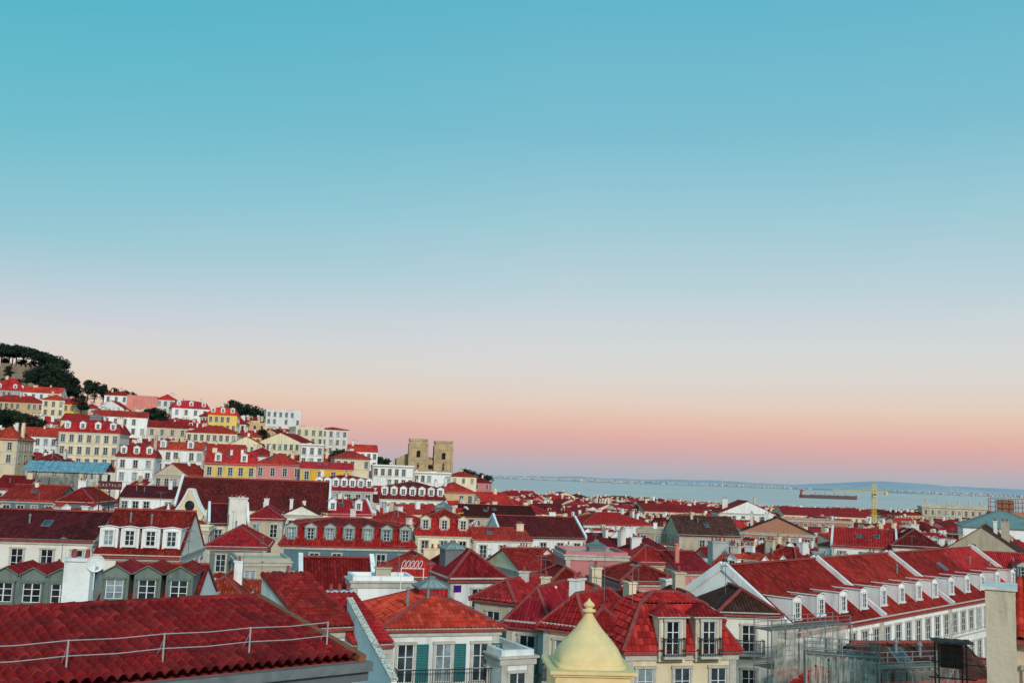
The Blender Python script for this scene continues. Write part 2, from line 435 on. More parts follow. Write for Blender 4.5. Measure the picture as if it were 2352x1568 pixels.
HB = []   # occupied plots
NH = [0]
WW = {'white':'white','cream':'cream','yellow':'yellow','gold':'bright yellow','pink':'pink','salmon':'salmon','grey':'grey','beige':'beige','teal':'blue-grey','offwhite':'off-white','stone':'tan stone','greygreen':'grey-green','ochre':'ochre','rust':'rusty brown','pale':'pale yellow'}
RW = {'red':'red','bright':'orange-red','dark':'dark red','brown':'brown','crimson':'deep red'}
RK = {'gable':'gabled','parapet':'gabled','gabley':'gable-fronted','hip':'hipped','mansard':'mansard','shed':'sloping','flat':'flat'}
def house(W, D, cx, cy, zb, ze, yaw, rh, roof, wall, rc, rows=2, dorm=0, chim=1, win='tall', balc=None, sky=None, ant=0, label=None, group='houses of the old town', dw=None, dstyle='gable', name='house', cap=90, wtop=.95, sdorm=True, para=(-1,1), wsp=2.5, dwin=(.8,1.25), dwid=1.5, dx=None, wd=False):
    d = math.hypot(cx, cy); near = d < 125; lod = 0 if d < 80 else (1 if d < 230 else 2)
    h = ze-zb
    lb = label or '%s plastered house with %s %s tiled roof' % (WW[wall], RW[rc], RK[roof])
    if roof == 'flat' and not label: lb = '%s plastered apartment house with flat roof and parapet' % WW[wall]
    e = obj(name, None, None, (cx,cy,zb), yaw, label=lb, cat='house', group=group)
    polys, rid, gab = roof_geo(roof, W, D, h, rh, .38)
    m = MB(); wall_geo(m, W, D, h, gab, d < 330, roof)
    obj('wall', m.mesh('wall', [wallmat(wall), TRIM]), e)
    if roof != 'flat':
        m = MB()
        if lod == 0:
            for p in polys: m.corr(p, 0, courses=(d < 68), ns=6)
            m.rim(polys, .14, 1)
        else: m.shell(polys, .14, 0, 1)
        if d < 330:
            for a, b in rid: m.beam(Vector(a)+Vector((0,0,.08)), Vector(b)+Vector((0,0,.08)), .22, .14, 2)
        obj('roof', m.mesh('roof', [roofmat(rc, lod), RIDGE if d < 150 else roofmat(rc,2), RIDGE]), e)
        if roof == 'parapet':
            for sx in para:
                m = MB(); X = sx*(W/2); k = rh/(D/2)
                for s2 in (-1, 1):
                    m.beam((X, s2*(D/2+.3), h-.3*k+.15), (X, 0, h+rh+.15), .34, .6)
                obj('parapet', m.mesh('parapet', [wallmat('white')]), e)
    M = Matrix.Rotation(yaw, 3, 'Z'); c = Vector((cx,cy,0))
    faces = [((0,-1),W,D/2,0),((1,0),D,W/2,math.pi/2),((-1,0),D,W/2,-math.pi/2),((0,1),W,D/2,math.pi)]
    ww, wh = {'tall':(1.05,1.85),'small':(.95,1.35),'door':(1.1,2.2),'slim':(.95,2.1)}[win]
    nwin = 0
    for (nx,ny), L, off, rz in faces:
        nrm = M @ Vector((nx,ny,0)); fc = c + nrm*off
        fc2 = Vector((fc.x,fc.y,0))
        if nrm.dot(-fc2.normalized()) < .06: continue
        tx = Vector((-ny, nx, 0))
        n = max(1, int(L/wsp)); sp = L/n
        for r in range(rows):
            z = h-wtop-wh-r*3.1
            if z < .5 or nwin > cap: break
            for i in range(n):
                if R.random() < (.04 if near else .08): continue
                p = Vector((nx,ny,0))*(off+.002) + tx*(-L/2+sp*(i+.5)) + Vector((0,0,z))
                window(e, p, rz, ww, wh, near); nwin += 1
                if (balc and (r in balc)) and d < 200:
                    obj('balcony', balc_mesh(min(sp-.4, 1.9)), e, p+Vector((0,0,-.05))+Vector((nx,ny,0))*.1, rz)
    xs = []
    if dorm:
        dwl = dw or ('white' if wall not in ('teal',) else 'grey')
        wt = 'g' if dwl in ('teal','grey','greygreen') else ('t' if dwl in ('cream','pale') else 'w')
        if roof == 'mansard': k = 2.3/1.6; ins = .35; L = 2.3
        else: k = rh/(D/2); ins = .7; L = min(2.6/max(k,.2), D/2-.8)
        xs = dx or [-W/2+W*(i+.5)/dorm for i in range(dorm)]
        if wd:
            me = dormer_mesh(dwl, rc, 1.55, 2.05, 2.4, max(lod,1), 'hip')
            for X in xs:
                o = obj('dormer', me, e, (X, -D/2-.30, h-.15))
                window(o, (0,-.055,.0), 0, .78, 1.8, near, wt); obj('balcony', balc_mesh(1.3, .45), o, (0,-.06,-.02))
        else:
            me = dormer_mesh(dwl, rc, dwid, 1.75, L, max(lod,1), dstyle)
            for X in xs:
                o = obj('dormer', me, e, (X, -D/2+ins, h+ins*k+.05))
                window(o, (0,-.055,.22), 0, dwin[0], dwin[1], near, wt)
        if roof == 'mansard' and sdorm:
            for (nx,ny), L2, off, rz in faces[1:3]:
                nrm = M @ Vector((nx,ny,0)); fc = c+nrm*off
                if nrm.dot(-Vector((fc.x,fc.y,0)).normalized()) < .25: continue
                n = max(1, int(L2/4))
                for i in range(n):
                    Y = -L2/2+L2*(i+.5)/n
                    o = obj('dormer', me, e, (nx*(off-ins), Y if nx>0 else -Y, h+ins*k+.05), rz)
                    window(o, (0,-.055,.22), 0, .8, 1.25, near, wt)
    tot = h+rh*(1 if roof != 'flat' else 0)+(2.3 if roof == 'mansard' else 0)
    for i in range(chim):
        cw = R.choice(('white','offwhite','cream','beige','white'))
        x = R.uniform(-.42,.42)*W
        obj('chimney', chimney_mesh(R.choice((0,0,1,2,3)), cw), e, (x, R.uniform(-.12,.2)*D, tot-.6), R.choice((0, math.pi/2)))
    if d < 150 and R.random() < .5: ant += 1
    for i in range(ant): obj('antenna', antenna_mesh(R.choice((0,1))), e, (R.uniform(-.4,.4)*W, R.uniform(-.1,.2)*D, tot), R.uniform(0,3))
    if d < 260 and roof in ('gable','parapet','hip') and W > 6:
        k = rh/((D if (roof != 'hip' or W >= D) else W)/2)
        for i in range(R.choice((0,0,1,1,2))):
            x = R.uniform(-.25,.25)*W; y_ = -D/2*R.uniform(.35,.55)
            if any(abs(x-q) < 1.4 for q in xs): continue
            if roof == 'hip' and W < D: continue
            z = h+(D/2+y_)*k+.09
            o = obj('roof_window', roofwin_mesh(), e, (x, y_, z)); o.rotation_euler = (math.atan(k),0,0)
        for i in range(R.choice((0,1,2))):
            x = R.uniform(-.3,.3)*W; y_ = -D/2*R.uniform(.2,.6); obj('vent_pipe', vent_mesh(), e, (x, y_, h+(D/2+y_)*k))
    if sky: obj('skylight', skylight_mesh(*sky[:4]), e, (sky[4]*W, sky[5]*D, tot-.2 if len(sky) < 7 else tot+sky[6]))
    NH[0] += 1
    return e
def hh(u1, u2, ve, vb, d, yaw, dep, rh, roof, wall, rc, **k):
    yw = rad(yaw); A = P(u1, ve, d); r2 = ray(u2, ve); kk = r2.x/r2.y
    cs, sn = math.cos(yw), math.sin(yw)
    W = (kk*A.y-A.x)/(cs-kk*sn)
    ctr = A + Vector((cs,sn,0))*W/2 + Vector((-sn,cs,0))*dep/2
    if rh > 100:   # measured height of the ridge line instead of a rise in metres
        rh = P((u1+u2)/2, rh, ctr.y).z - A.z - (2.3 if roof == 'mansard' else 0)
        rh = max(rh, .5 if roof in ('mansard','flat') else 1.1)
    zb = min(T(ctr.x,ctr.y), T(A.x,A.y), A.z-4)-1.5
    rows = k.pop('rows', max(1, int(round((vb-ve)/F*d/3.15+.3))))
    HB.append((u1, u2, vb, A.y, ctr.x, ctr.y, math.hypot(W,dep)/2, ve))
    return house(W, dep, ctr.x, ctr.y, zb, A.z, yw, rh, roof, wall, rc, rows=rows, **k)

# ============================================================ HAND PLACED
G1 = 'houses around the near street block'; G2 = 'houses on the hillside'; G3 = 'houses of the lower town'
wh_ = hh(890,1147,1440,1568,58,18,9.5,1362,'hip','white','bright', rows=2, win='slim', chim=0, group=G1, wtop=.95, wsp=2.0, label='white house with green shutters, iron balcony and red hipped roof', sky=(1.8,1.6,.8,'red',.05,.02,-.5))
hh(1165,1262,1420,1568,68,-22,9,1342,'hip','offwhite','crimson', rows=3, win='door', balc=(0,1), chim=1, group=G1, ant=1)
hh(1250,1345,1425,1568,60,-32,7,1358,'hip','cream','crimson', rows=3, win='door', balc=(0,1), chim=1, group=G1, ant=1, wsp=2.1)
hh(1340,1452,1452,1568,59,8,7,1392,'hip','cream','crimson', rows=3, win='door', balc=(0,), chim=0, group=G1, wsp=2.0)
hh(1440,1690,1494,1568,57,14,5.2,1422,'mansard','cream','red', rows=2, win='slim', balc=(0,), dorm=2, dx=[-.75,1.45], wd=True, dw='cream', chim=0, group=G1, sdorm=False, wsp=1.7, label='cream house with mansard roof, dormer doors and iron balconies')
hh(1330,1450,1418,1440,67,12,7,1345,'hip','cream','red', rows=0, chim=1, group=G1, ant=1)
hh(1440,1560,1425,1440,64,14,7,1362,'hip','cream','crimson', rows=1, chim=1, group=G1, ant=1)
hh(1545,1650,1416,1440,65,8,7,1358,'hip','cream','red', rows=1, chim=1, group=G1)
hh(1655,1786,1402,1520,74,2,9,1348,'hip','offwhite','brown', rows=3, win='tall', balc=(0,1), chim=0, group=G1, label='off-white house with dark brown hipped roof and balcony')
hh(1092,1180,1368,1440,76,-30,9,1330,'hip','beige','crimson', group=G1, rows=2, balc=(0,))
hh(215,440,1400,1440,60,8,10,1296,'gable','white','crimson', dorm=3, dw='greygreen', dwid=1.5, dwin=(1.0,1.15), chim=0, group=G1, label='weathered house with grey-green wooden dormers on red tiles', ant=1)
hh(-40,158,1408,1450,58,6,10,1298,'gable','white','crimson', dorm=3, dw='greygreen', dwid=1.5, dwin=(1.0,1.1), chim=0, group=G1, label='white house with grey-green dormers and grille windows', ant=1)
hh(-60,214,1232,1285,92,6,11,1172,'gable','offwhite','dark', rows=2, chim=1, group=G1, label='long dirty white house with dark red gabled roof', ant=0)
hh(217,412,1270,1310,88,6,11,1172,'gable','offwhite','crimson', dorm=4, dw='white', dstyle='shed', rows=1, chim=0, group=G1, label='house with four white box dormers on red roof')
hh(475,612,1252,1310,112,10,10,1208,'hip','greygreen','red', rows=2, chim=0, group=G1)
hh(545,668,1288,1345,104,20,7,1.0,'flat','beige','red', rows=2, chim=0, group=G1, balc=(0,))
hh(645,952,1250,1315,124,10,13,1190,'mansard','teal','crimson', rows=2, dorm=7, dw='grey', win='door', chim=1, balc=(0,), group=G1, label='blue-grey house with row of dormers in red mansard roof')
hh(955,1085,1225,1275,150,6,12,1170,'mansard','pale','red', rows=2, dorm=3, dw='cream', chim=1, group=G1, label='pale yellow house with dormers and glass roof lantern', sky=(2.6,2.6,.5,'lead',0,0))
hh(690,862,1378,1400,76,14,8,1282,'parapet','white','crimson', rows=0, chim=0, group=G1, label='house with steep dark roof between white fire walls')
hh(810,950,1332,1375,72,16,3,.6,'flat','white','red', rows=0, chim=1, group=G1, label='white roof terrace wall beside red tiled roofs')
hh(450,560,1372,1400,82,8,8,1320,'hip','beige','bright', rows=1, chim=1, group=G1, ant=1)
hh(560,665,1378,1400,86,14,8,1335,'gable','white','bright', rows=1, chim=0, group=G1)
hh(905,1035,1322,1370,88,14,9,1272,'hip','white','bright', rows=2, win='door', chim=1, group=G1, balc=(0,))
hh(1035,1162,1325,1380,84,20,9,1262,'hip','white','red', rows=2, win='door', chim=0, group=G1, sky=(1.8,1.8,.2,'lead',-.2,0), balc=(0,))
hh(1195,1278,1310,1350,100,24,9,1262,'gable','cream','bright', rows=1, chim=0, group=G1)
hh(1300,1442,1272,1345,94,6,7,.8,'flat','pink','red', rows=0, chim=0, group=G1, label='pink rendered stair block with glass pyramid skylight', sky=(1.6,1.6,.7,'lead',.1,0))
hh(1430,1560,1332,1350,86,14,7,1305,'hip','pink','red', rows=1, chim=0, group=G1)
hh(1448,1560,1288,1335,104,12,9,1252,'hip','ochre','red', rows=1, win='tall', chim=1, group=G1, wsp=2)
hh(1560,1640,1310,1350,102,18,9,1268,'gable','pink','red', rows=1, chim=1, group=G1)
hh(1262,1360,1342,1380,80,12,6,1305,'hip','offwhite','crimson', rows=1, chim=0, group=G1)
hh(1088,1222,1236,1262,150,14,10,1213,'gable','white','bright', rows=1, chim=1, group=G3)
hh(1150,1345,1230,1262,168,12,14,1187,'parapet','white','dark', rows=1, chim=1, group=G3, label='house with dark red roof and white gable walls')
hh(1052,1232,1184,1210,220,10,13,1160,'gable','beige','dark', rows=1, chim=2, group=G3)
hh(1462,1560,1216,1240,195,-14,12,1.0,'flat','stone','red', rows=1, chim=2, group=G3, label='unfinished tan masonry block with bare wall')
hh(1560,1700,1226,1250,185,6,11,1186,'gable','beige','brown', rows=1, chim=2, group=G3)
hh(1700,1872,1220,1245,205,-14,12,1186,'gabley','rust','brown', rows=1, chim=2, group=G3)
hh(1655,1780,1176,1198,310,0,14,1150,'gabley','white','red', rows=1, chim=2, group=G3, label='white gabled house standing above the lower rooftops')
hh(1340,1500,1202,1225,250,20,14,1178,'hip','white','bright', rows=1, chim=2, group=G3)
hh(1780,1960,1192,1215,300,8,14,1.0,'flat','rust','red', rows=1, chim=3, group=G3)
hh(1480,1640,1172,1185,420,4,26,1158,'gable','beige','red', rows=1, chim=2, group=G3)
hh(1800,1990,1180,1192,430,-4,26,1166,'gable','cream','crimson', rows=1, chim=2, group=G3)
hh(2165,2350,1262,1300,150,-28,14,1206,'gabley','beige','brown', rows=0, chim=2, group=G3, label='weathered beige gable wall with lichen stains')
hh(2145,2400,1330,1370,120,-14,12,1268,'gable','teal','bright', rows=1, chim=1, dorm=3, group=G3)
hh(1910,2060,1250,1275,165,-20,12,1215,'parapet','white','bright', rows=1, chim=1, group=G3)
hh(2050,2160,1250,1280,160,-18,12,1215,'hip','offwhite','dark', rows=1, chim=1, group=G3)
# long terrace : sections between white fire walls
A = P(1820,1450,76); yw = rad(46); ax = Vector((math.cos(yw),math.sin(yw),0)); bx = Vector((-ax.y,ax.x,0))
zt = A.z; sec = 0.0
for w_, nd, pa, rc_ in ((15.5,4,(-1,),'bright'),(15.5,4,(-1,),'bright'),(13,3,(-1,),'red'),(10,2,(1,),'bright')):
    ctr = A + ax*(sec+w_/2) + bx*6
    p0 = A+ax*sec; p1 = A+ax*(sec+w_)
    HB.append((proj(p0)[0]-30, proj(p1)[0], 1515, p1.y, ctr.x, ctr.y, 10, 1350))
    house(w_-.02, 12, ctr.x, ctr.y, 0, zt, yw, 4.2, 'parapet', 'white', rc_, rows=4, dorm=nd, dw='white', dstyle='shed', chim=0, win='tall', group=G1, para=pa, wsp=2.1, dwid=1.2, dwin=(.75,1.15), label='terraced white house with dormers and red roof between fire walls')
    sec += w_
# hillside
HL = [
 (-20,52,893,915,430,10,10,3.2,'mansard','grey','red',dict(dorm=2)),
 (50,142,898,915,410,12,10,2.5,'gable','white','bright',{}),
 (-30,100,918,955,380,14,11,2.6,'hip','ochre','red',{}),
 (98,150,915,960,372,14,9,2.0,'hip','cream','bright',{}),
 (145,188,925,960,374,8,8,2.0,'gable','yellow','red',{}),
 (188,222,935,975,385,8,8,1.6,'hip','white','red',{}),
 (214,340,952,1002,335,18,12,2.0,'gable','white','red',{}),
 (140,216,962,985,330,10,10,2.2,'gable','cream','crimson',{}),
 (292,362,908,948,400,15,9,.5,'flat','salmon','red',dict(rows=0)),
 (240,296,905,925,415,5,9,2,'hip','white','red',{}),
 (360,402,915,945,405,10,10,2.2,'hip','white','bright',{}),
 (396,482,934,968,385,24,12,.8,'mansard','white','red',dict(dorm=3)),
 (478,545,950,992,370,10,11,.8,'mansard','yellow','bright',dict(dorm=3)),
 (136,276,988,1092,262,10,13,1.2,'mansard','cream','red',dict(dorm=4, balc=None, sky=(3,2.4,.8,'lead',0,0), label='tall cream apartment house with balconies and red mansard roof')),
 (-30,42,1005,1080,252,4,10,3.0,'hip','cream','bright',{}),
 (42,134,998,1040,300,8,10,2.6,'gable','white','red',{}),
 (268,357,1046,1100,250,12,11,1.0,'mansard','white','crimson',dict(dorm=3)),
 (342,468,1028,1085,262,12,12,1.8,'gable','white','bright',dict(dorm=2, label='white house with two rows of windows and red roof')),
 (338,432,978,1005,330,16,12,2.2,'gable','beige','crimson',{}),
 (428,545,990,1010,330,6,12,2.4,'hip','cream','red',{}),
 (470,590,1062,1090,236,14,10,2.8,'gable','yellow','red',dict(dorm=2)),
 (585,697,1064,1092,240,12,11,2.6,'hip','pink','red',{}),
 (690,812,1072,1100,236,10,8,1.2,'gable','gold','red',dict(dorm=0)),
 (722,857,1122,1152,222,8,11,.7,'mansard','grey','crimson',dict(dorm=7, label='grey house with row of white dormers in red mansard roof')),
 (528,602,1018,1040,330,8,10,2.6,'gabley','pale','red',{}),
 (545,600,1000,1020,365,6,10,2.2,'hip','yellow','red',{}),
 (612,692,940,990,430,22,14,.8,'flat','white','red',dict(label='tall white apartment block with grid of windows')),
 (598,690,1012,1042,340,-12,13,3.0,'gabley','pale','red',{}),
 (680,745,980,1040,362,24,12,1.2,'flat','pale','red',{}),
 (738,800,984,1037,380,20,13,1.0,'hip','offwhite','red',{}),
 (690,745,1020,1050,300,10,9,.5,'flat','white','red',{}),
 (800,868,1034,1066,360,12,11,2.4,'gable','white','bright',{}),
 (770,850,1050,1072,290,18,9,2.0,'hip','cream','red',{}),
 (856,952,1068,1112,300,10,12,.5,'flat','white','red',{}),
 (950,1037,1084,1118,310,8,12,.5,'flat','white','red',{}),
 (872,1022,1142,1165,225,8,13,1.2,'mansard','offwhite','dark',dict(dorm=7)),
 (355,432,1088,1112,235,-14,10,2.6,'gabley','beige','crimson',{}),
 (1035,1095,1092,1106,400,10,12,2.0,'hip','cream','red',{}),
 (1085,1130,1106,1118,420,10,12,1.8,'hip','pink','crimson',{}),
 (1010,1090,1128,1148,260,14,12,2.2,'hip','ochre','red',{}),
 (560,640,1044,1064,290,12,11,2.2,'hip','white','crimson',{}),
 (466,560,1035,1055,300,10,11,2.2,'gable','cream','red',{}),
 (0,130,1145,1170,165,6,12,2.2,'gable','teal','red',{}),
 (130,215,1150,1172,160,6,12,2.0,'hip','teal','crimson',{}),
 (275,400,1138,1160,190,10,12,1.8,'gable','white','dark',{}),
 (60,150,1062,1080,215,8,11,2.0,'hip','beige','dark',{}),
 (-20,60,1120,1150,200,6,11,2.4,'gable','white','red',{}),
]
for t in HL:
    k = dict(t[11]); k.setdefault('chim', R.choice((1,2,2,3))); k['group'] = G2; k.setdefault('wsp', R.choice((1.9,2.2,2.8)))
    hh(*t[:11], **k)

# ---------------- white house extras: shutters, long balcony
def part(name, mb, mats, parent, **k): return obj(name, mb.mesh(name, mats), parent, **k)
wv = [c for c in wh_.children if c.name.startswith('window')]
sm_ = MB()
for x0, x1 in ((-.36,-.29),(-.035,.035),(.29,.36)): sm_.box(x0,-.06,0,x1,0,2.1,0)
for z0 in (0,1.0,2.0): sm_.box(-.289,-.057,z0,.289,0,z0+.1,0)
for i in range(14): z = .12+i*.135; sm_.poly([(-.289,-.005,z+.1),(-.289,-.05,z),(.289,-.05,z),(.289,-.005,z+.1)],0)
sm_.poly([(-.289,-.003,0),(.289,-.003,0),(.289,-.003,2.1),(-.289,-.003,2.1)],1)
sme = sm_.mesh('shutter', [SHUT, plain('shutter_gap', (.01,.05,.055), .8)])  # dark-coloured backing sheet stands in for shade between the slats
for w in wv: obj('shutter', sme, wh_, Vector(w.location)+Matrix.Rotation(w.rotation_euler.z,3,'Z')@Vector((.97,-.03,0)), w.rotation_euler.z)
rows_ = sorted({round(w.location.z,2) for w in wv}, reverse=True)
fy = [w.location.y for w in wv if abs(w.rotation_euler.z) < .1][0]
fxs = [w.location.x for w in wv if abs(w.rotation_euler.z) < .1]
obj('balcony', balc_mesh(max(fxs)-min(fxs)+1.6,.8), wh_, ((max(fxs)+min(fxs))/2+.2, fy-.15, rows_[0]-.08))

# ---------------- foreground tiled roof
def foreground():
    a = P(588,1377,30); yw = rad(38); ax = Vector((math.cos(yw),math.sin(yw),0))
    e = obj('house', None, None, (a.x,a.y,T(a.x,a.y)), yw, label='long building with deep red tiled roof and white roof railing', cat='house', group=G1)
    z0 = a.z-e.location.z; L = 26; S = 6.1; dz = .72
    tl = (-L,0,z0); tr = (0,0,z0); br = (0,-S,z0-dz); bl = (-L,-S,z0-dz)
    m = MB(); m.corr([bl,br,tr,tl], 0, rib=.25, ns=8, amp=.12)
    back = [(0,S,z0-dz),(-L,S,z0-dz),tl,tr]; m.corr(back, 0, ns=4, courses=False)
    m.rim([[bl,br,tr,tl], back], .12, 1)
    for k in range(int(L/.42)):
        m.cyl((-k*.42-.02,0,z0+.08),(-k*.42-.44,0,z0+.06),.13,.115,8,0)
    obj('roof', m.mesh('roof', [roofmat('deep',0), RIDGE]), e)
    m = MB()
    m.beam((.06,-S-.1,z0-dz+.06),(.06,0,z0+.08),.2,.16,0); m.beam((.06,S,z0-dz+.06),(.06,0,z0+.08),.2,.16,0)
    part('verge', m, [plain('lichen_mortar', (.30,.11,.05), .9, 0, .9, 6)], e)
    m = MB(); m.box(-L,-S+.35,0,.05,S-.35,z0-dz-.2,0)
    m.poly([(.05,-S+.35,z0-dz-.2),(.05,S-.35,z0-dz-.2),(.05,0,z0-.05)],0)
    part('wall', m, [wallmat('white')], e)
    m = MB(); m.box(-L,-S-.22,z0-dz-.24,.3,-S+.02,z0-dz-.02,0); m.box(-L,-S-.02,z0-dz-.5,.3,-S+.3,z0-dz-.26,1)
    part('gutter', m, [LEAD, plain('slate_fascia', (.13,.16,.18), .7)], e)
    m = MB(); z_ = lambda y: z0+y*dz/S
    yy = -S+.9
    for i in range(12):
        x = -.4-i*2.05; m.cyl((x,yy,z_(yy)),(x,yy,z_(yy)+.72),.02,.02,6); m.cyl((x,yy+.45,z_(yy+.45)+.05),(x,yy,z_(yy)+.6),.012,.012,5)
    for hgt in (.38,.70):
        for i in range(11):
            x = -.4-i*2.05; m.cyl((x,yy,z_(yy)+hgt),(x-1.02,yy,z_(yy)+hgt-.03),.011,.011,6); m.cyl((x-1.02,yy,z_(yy)+hgt-.03),(x-2.05,yy,z_(yy)+hgt),.011,.011,6)
    part('railing', m, [plain('pale_rail', (.45,.47,.47), .5, .2)], e)
    HB.append((0,850,1568,26,a.x-8,a.y-6,6,1400))
foreground()

def partywall():
    a = P(803,1378,49); b = P(905,1565,38.5)
    e = obj('fire_wall', None, None, (0,0,0), label='white sloping fire wall capped with lichen-covered tiles', cat='wall')
    d = Vector((b.x-a.x,b.y-a.y,0)).normalized(); n = Vector((-d.y,d.x,0))*.11
    m = MB()
    A0 = Vector((a.x,a.y,8)); B0 = Vector((b.x,b.y,8))
    q = [(A0-n),(B0-n),(B0+n),(A0+n)]; t = [a-n,b-n,b+n,a+n]
    for i in range(4): j=(i+1)%4; m.poly([q[i],q[j],t[j],t[i]],0)
    m.poly(t,0); part('wall', m, [wallmat('white')], e)
    s = N('lichen_coping'); wp = s.wpos(); c1 = s.mix(s.ramp(s.noise(wp,9,5,.8),.5,.56),(.72,.69,.62),(.30,.15,.06)); s.l(s.mix(s.ramp(s.noise(wp,4,4,.8),.57,.62),c1,(.34,.33,.28)), s.b.inputs['Base Color']); s.b.inputs['Roughness'].default_value=.95
    m = MB(); n_ = 26
    for i in range(n_):
        p = a.lerp(b,i/n_); q = a.lerp(b,(i+.96)/n_); m.beam(p+Vector((0,0,.1)), q+Vector((0,0,.07)), .3,.1)
    part('coping', m, [s.m], e)
partywall()
hh(700,812,1440,1568,46,30,7,1.6,'shed','white','crimson', rows=0, chim=0, group=G1, label='red tiled slope beside the white fire wall')
hh(812,895,1478,1568,46,26,6,1.4,'shed','white','red', rows=0, chim=0, group=G1, label='low lean-to with red tiles against white fire wall')
hh(1152,1226,1506,1568,58,26,4.5,.6,'flat','white','red', rows=1, chim=0, group=G1, label='white balcony annex with flat roof terrace')

# ---------------- yellow pinnacle
def pinnacle():
    b = P(1350,1519,20); s = 20/F*.9
    e = obj('rooftop_pinnacle', None, None, (b.x,b.y,b.z), rad(4), label='pale yellow bell-shaped chimney pinnacle with pointed finial', cat='pinnacle')
    ym = plain('pale_yellow_paint', (.80,.62,.31), .8, 0, .3, 3.5)
    m = MB(); n = 48
    prof = [(84,-6),(86,-2),(86,3),(82,6),(79,7),(80,11),(79,17),(77,25),(72,36),(63,48),(53,59),(43,70),(34,80),(27,89),(20,99),(14,108),(10,115),(9,119),(16,121),(18,123),(16,126),(9,128),(7.5,130),(12,133),(14.5,137),(12,141),(6,146),(2.5,150),(0.3,154)]
    pr = None
    for r, z in prof:
        c = []
        for i in range(n):
            a = 2*math.pi*i/n
            ex = 2+4*max(0, 1-z/45.0)
            ca, sa = math.cos(a), math.sin(a); rr = r/((abs(ca)**ex+abs(sa)**ex)**(1/ex))
            c.append(m.av((rr*s*ca, rr*s*sa, z*s)))
        if pr: [m.face([pr[i],pr[(i+1)%n],c[(i+1)%n],c[i]]) for i in range(n)]
        pr = c
    me = m.mesh('cap', [ym]); [setattr(p, 'use_smooth', True) for p in me.polygons]
    obj('cap', me, e)
    m = MB()
    m.box(-104*s,-104*s,-12*s,104*s,104*s,-4*s); m.box(-97*s,-97*s,-18*s,97*s,97*s,-12.1*s); m.box(-90*s,-90*s,-8,90*s,90*s,-18.1*s)
    part('shaft', m, [ym], e)
pinnacle()

# ---------------- right corner wall
def cornerwall():
    a = P(2262,1352,36)
    e = obj('house', None, None, (a.x,a.y,6), rad(-27), label='rough beige plaster chimney wall beside small red roof', cat='house', group=G1)
    h = a.z-6; m = MB(); m.box(0,0,0,.95,2.2,h,0); m.box(.95,.6,0,5,6,h-1.6,0); part('wall', m, [wallmat('beige', .95)], e)
    m = MB(); m.box(-.08,-.08,h,1.03,2.3,h+.1,0); part('coping', m, [wallmat('offwhite', .9)], e)
    m = MB(); pl = [(.96,.1,h-1.65),(5,.1,h-1.65),(5,3.5,h+.2),(.96,3.5,h+.2)]; m.corr(pl,0); m.rim([pl],.15,1)
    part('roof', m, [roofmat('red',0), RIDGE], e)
    window(e, (1.7,.595,h-4.3), 0, .9, 1.6, True)
    b = P(2155,1455,44)
    e = obj('water_tank_shed', None, None, (b.x,b.y,b.z-6), rad(-15), label='dark rusted metal shed on rooftop with frame', cat='shed')
    rust = plain('dark_rusted_metal', (.09,.055,.045), .85, .1, .8, 4)
    m = MB(); m.box(.1,.1,4.6,1.0,1.0,5.5,0); [m.box(.12+i*.2,.06,4.6,.12+i*.2+.05,.1,5.5,0) for i in range(5)]
    for i in range(8): m.box(-.2+i*.2,-.1,5.65+(i%2)*.02,0+i*.2,1.2,5.68+(i%2)*.02)
    part('cabin', m, [rust], e)
    m = MB()
    for x in (0,1.1):
        for y in (0,1.1): m.beam((x,y,-6),(x,y,5.6),.06,.06)
    for z in (1,2.0,3.0,4.2): m.beam((-.4,0,z),(1.5,0,z),.05,.05); m.beam((0,0,z),(0,1.1,z),.05,.05)
    m.beam((0,0,1),(1.1,0,3),.05,.05); m.beam((1.1,0,1),(0,0,3),.05,.05); m.beam((-.8,-.1,4.9),(1.9,-.1,4.8),.04,.04); part('frame', m, [rust], e)
cornerwall()

